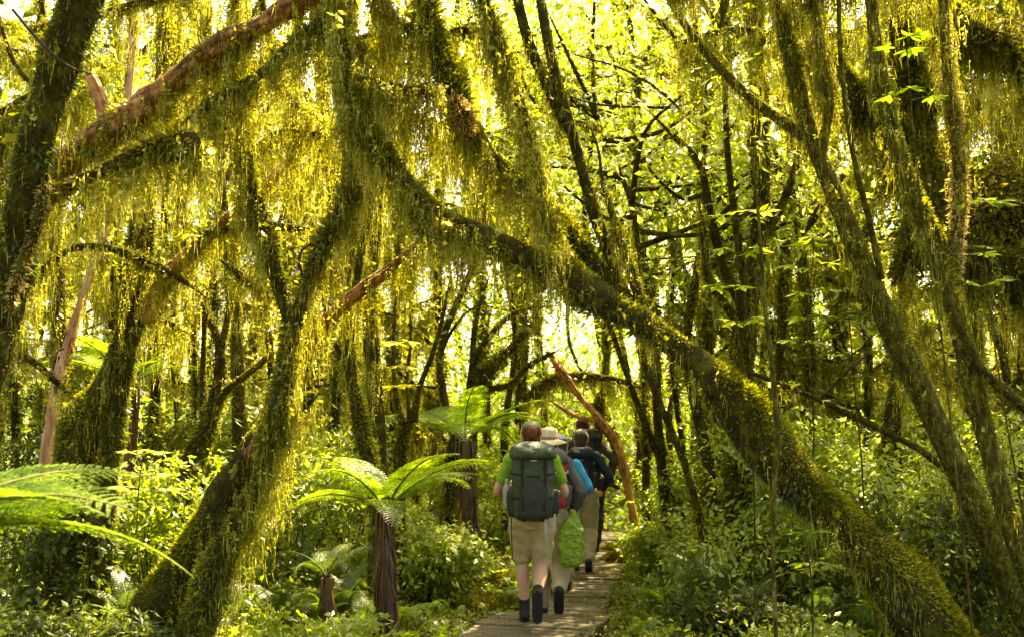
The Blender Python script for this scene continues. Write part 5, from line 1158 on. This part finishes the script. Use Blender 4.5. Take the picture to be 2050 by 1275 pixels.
# lime bag
bag = empty('bag', (.53, 9.10, .62), 'crumpled lime green bag hanging from the hand of the sun-hatted hiker', 'bag')
g = Geo(); sbox_loft(g, [(-.06, .05, .04, 0, 0), (-.04, .085, .07, 0, 0), (.10, .105, .085, 0, 0), (.24, .098, .075, .005, 0), (.34, .065, .05, .015, 0), (.40, .028, .022, .02, 0), (.44, .030, .022, .02, 0)], e=.8); fuse(g, 'bag_body', C_['lime2'], bag, .008, 1, wr=.012)
g = Geo(); limb(g, [(.02, 0, .42, .005), (.01, .01, .45, .005), (.025, 0, .47, .005)], 6); g.build('drawcord', C_['strapb'], bag)
# third, mostly hidden
r3, sh3, s3 = person('mostly hidden hiker with pale cap and cyan jacket between sun hat and dark jacket',   .52, 10.9, .055, 1.66, -.05,
    dict(w=1.0, lean=.05, la=(-.08, -.1, .14), ra=(.08, .18, .105), lp=.5, rp=0, lh=(-.2, .2, 1.05), rh=(.2, .18, 1.02), hem=1.93, sleeve=1.9, loose=.03, top=('jacket', C_['cyan']), bottom=('trousers', C_['khaki']), boot=C_['blackboot'], hair=C_['brown'], cap=C_['pale']))
pack('small grey pack on the hiker in the cyan jacket', r3, sh3, s3, dict(z=(1.02, 1.44), strap=C_['strapg'], tab=C_['strapg']), C_['grey'], C_['black'], wide=.8, deep=.7)
r4, sh4, s4 = person('hiker in a dark navy jacket, mottled cap and khaki trousers', .86, 12.5, .055, 1.72, -.06,
    dict(w=1.04, lean=.03, la=(-.07, .12, .105), ra=(.08, -.14, .15), lp=0, rp=.5, lh=(-.25, .16, 1.0), rh=(.27, .12, .98), hem=1.93, sleeve=1.9, loose=.032, long=1, top=('jacket', C_['navy']), bottom=('trousers', C_['khaki']), boot=C_['blackboot'], hair=C_['brown'], cap=C_['camo'], skin='skin_tan'))
pack('slim black daypack on the hiker in the dark navy jacket', r4, sh4, s4, dict(z=(1.0, 1.46), strap=C_['strapb'], tab=C_['strapg']), C_['black'], C_['pk2'], wide=.85, deep=.75)
r5, sh5, s5 = person('tallest bareheaded hiker in an olive jacket, farthest along the path', 1.08, 14.3, .055, 1.90, -.08,
    dict(w=1.1, lean=.04, sway=-.10, la=(-.08, -.12, .13), ra=(.09, .15, .105), lp=.5, rp=0, lh=(-.2, .2, 1.05), rh=(.30, .05, .98), hem=1.93, sleeve=1.9, loose=.03, long=1, top=('jacket', C_['olivej']), bottom=('trousers', C_['pants']), boot=C_['blackboot'], hair=C_['brown'], skin='skin_tan'))
pack('dark olive pack on the tallest hiker', r5, sh5, s5, dict(z=(1.0, 1.52), strap=C_['strapb'], tab=C_['strapg']), C_['pk2'], C_['black'], wide=1.0, deep=.9)
cmr = empty('camera_in_hand', (1.37, 14.2, 1.04), 'black camera hanging at the side of the tallest hiker', 'camera')
g = Geo(); box(g, (0, 0, 0), v3(1, 0, 0), v3(0, 1, 0), v3(0, 0, 1), .075, .035, .05, .008); box(g, (0, 0, .06), v3(1, 0, 0), v3(0, 1, 0), v3(0, 0, 1), .03, .028, .018, .006); g.build('camera_body', C_['glass'], cmr)
g = Geo(); limb(g, [(0.02, 0, -.01, .034), (.07, -.01, -.04, .034), (.12, -.01, -.07, .030)]); g.build('lens', C_['glass'], cmr, smooth=True)
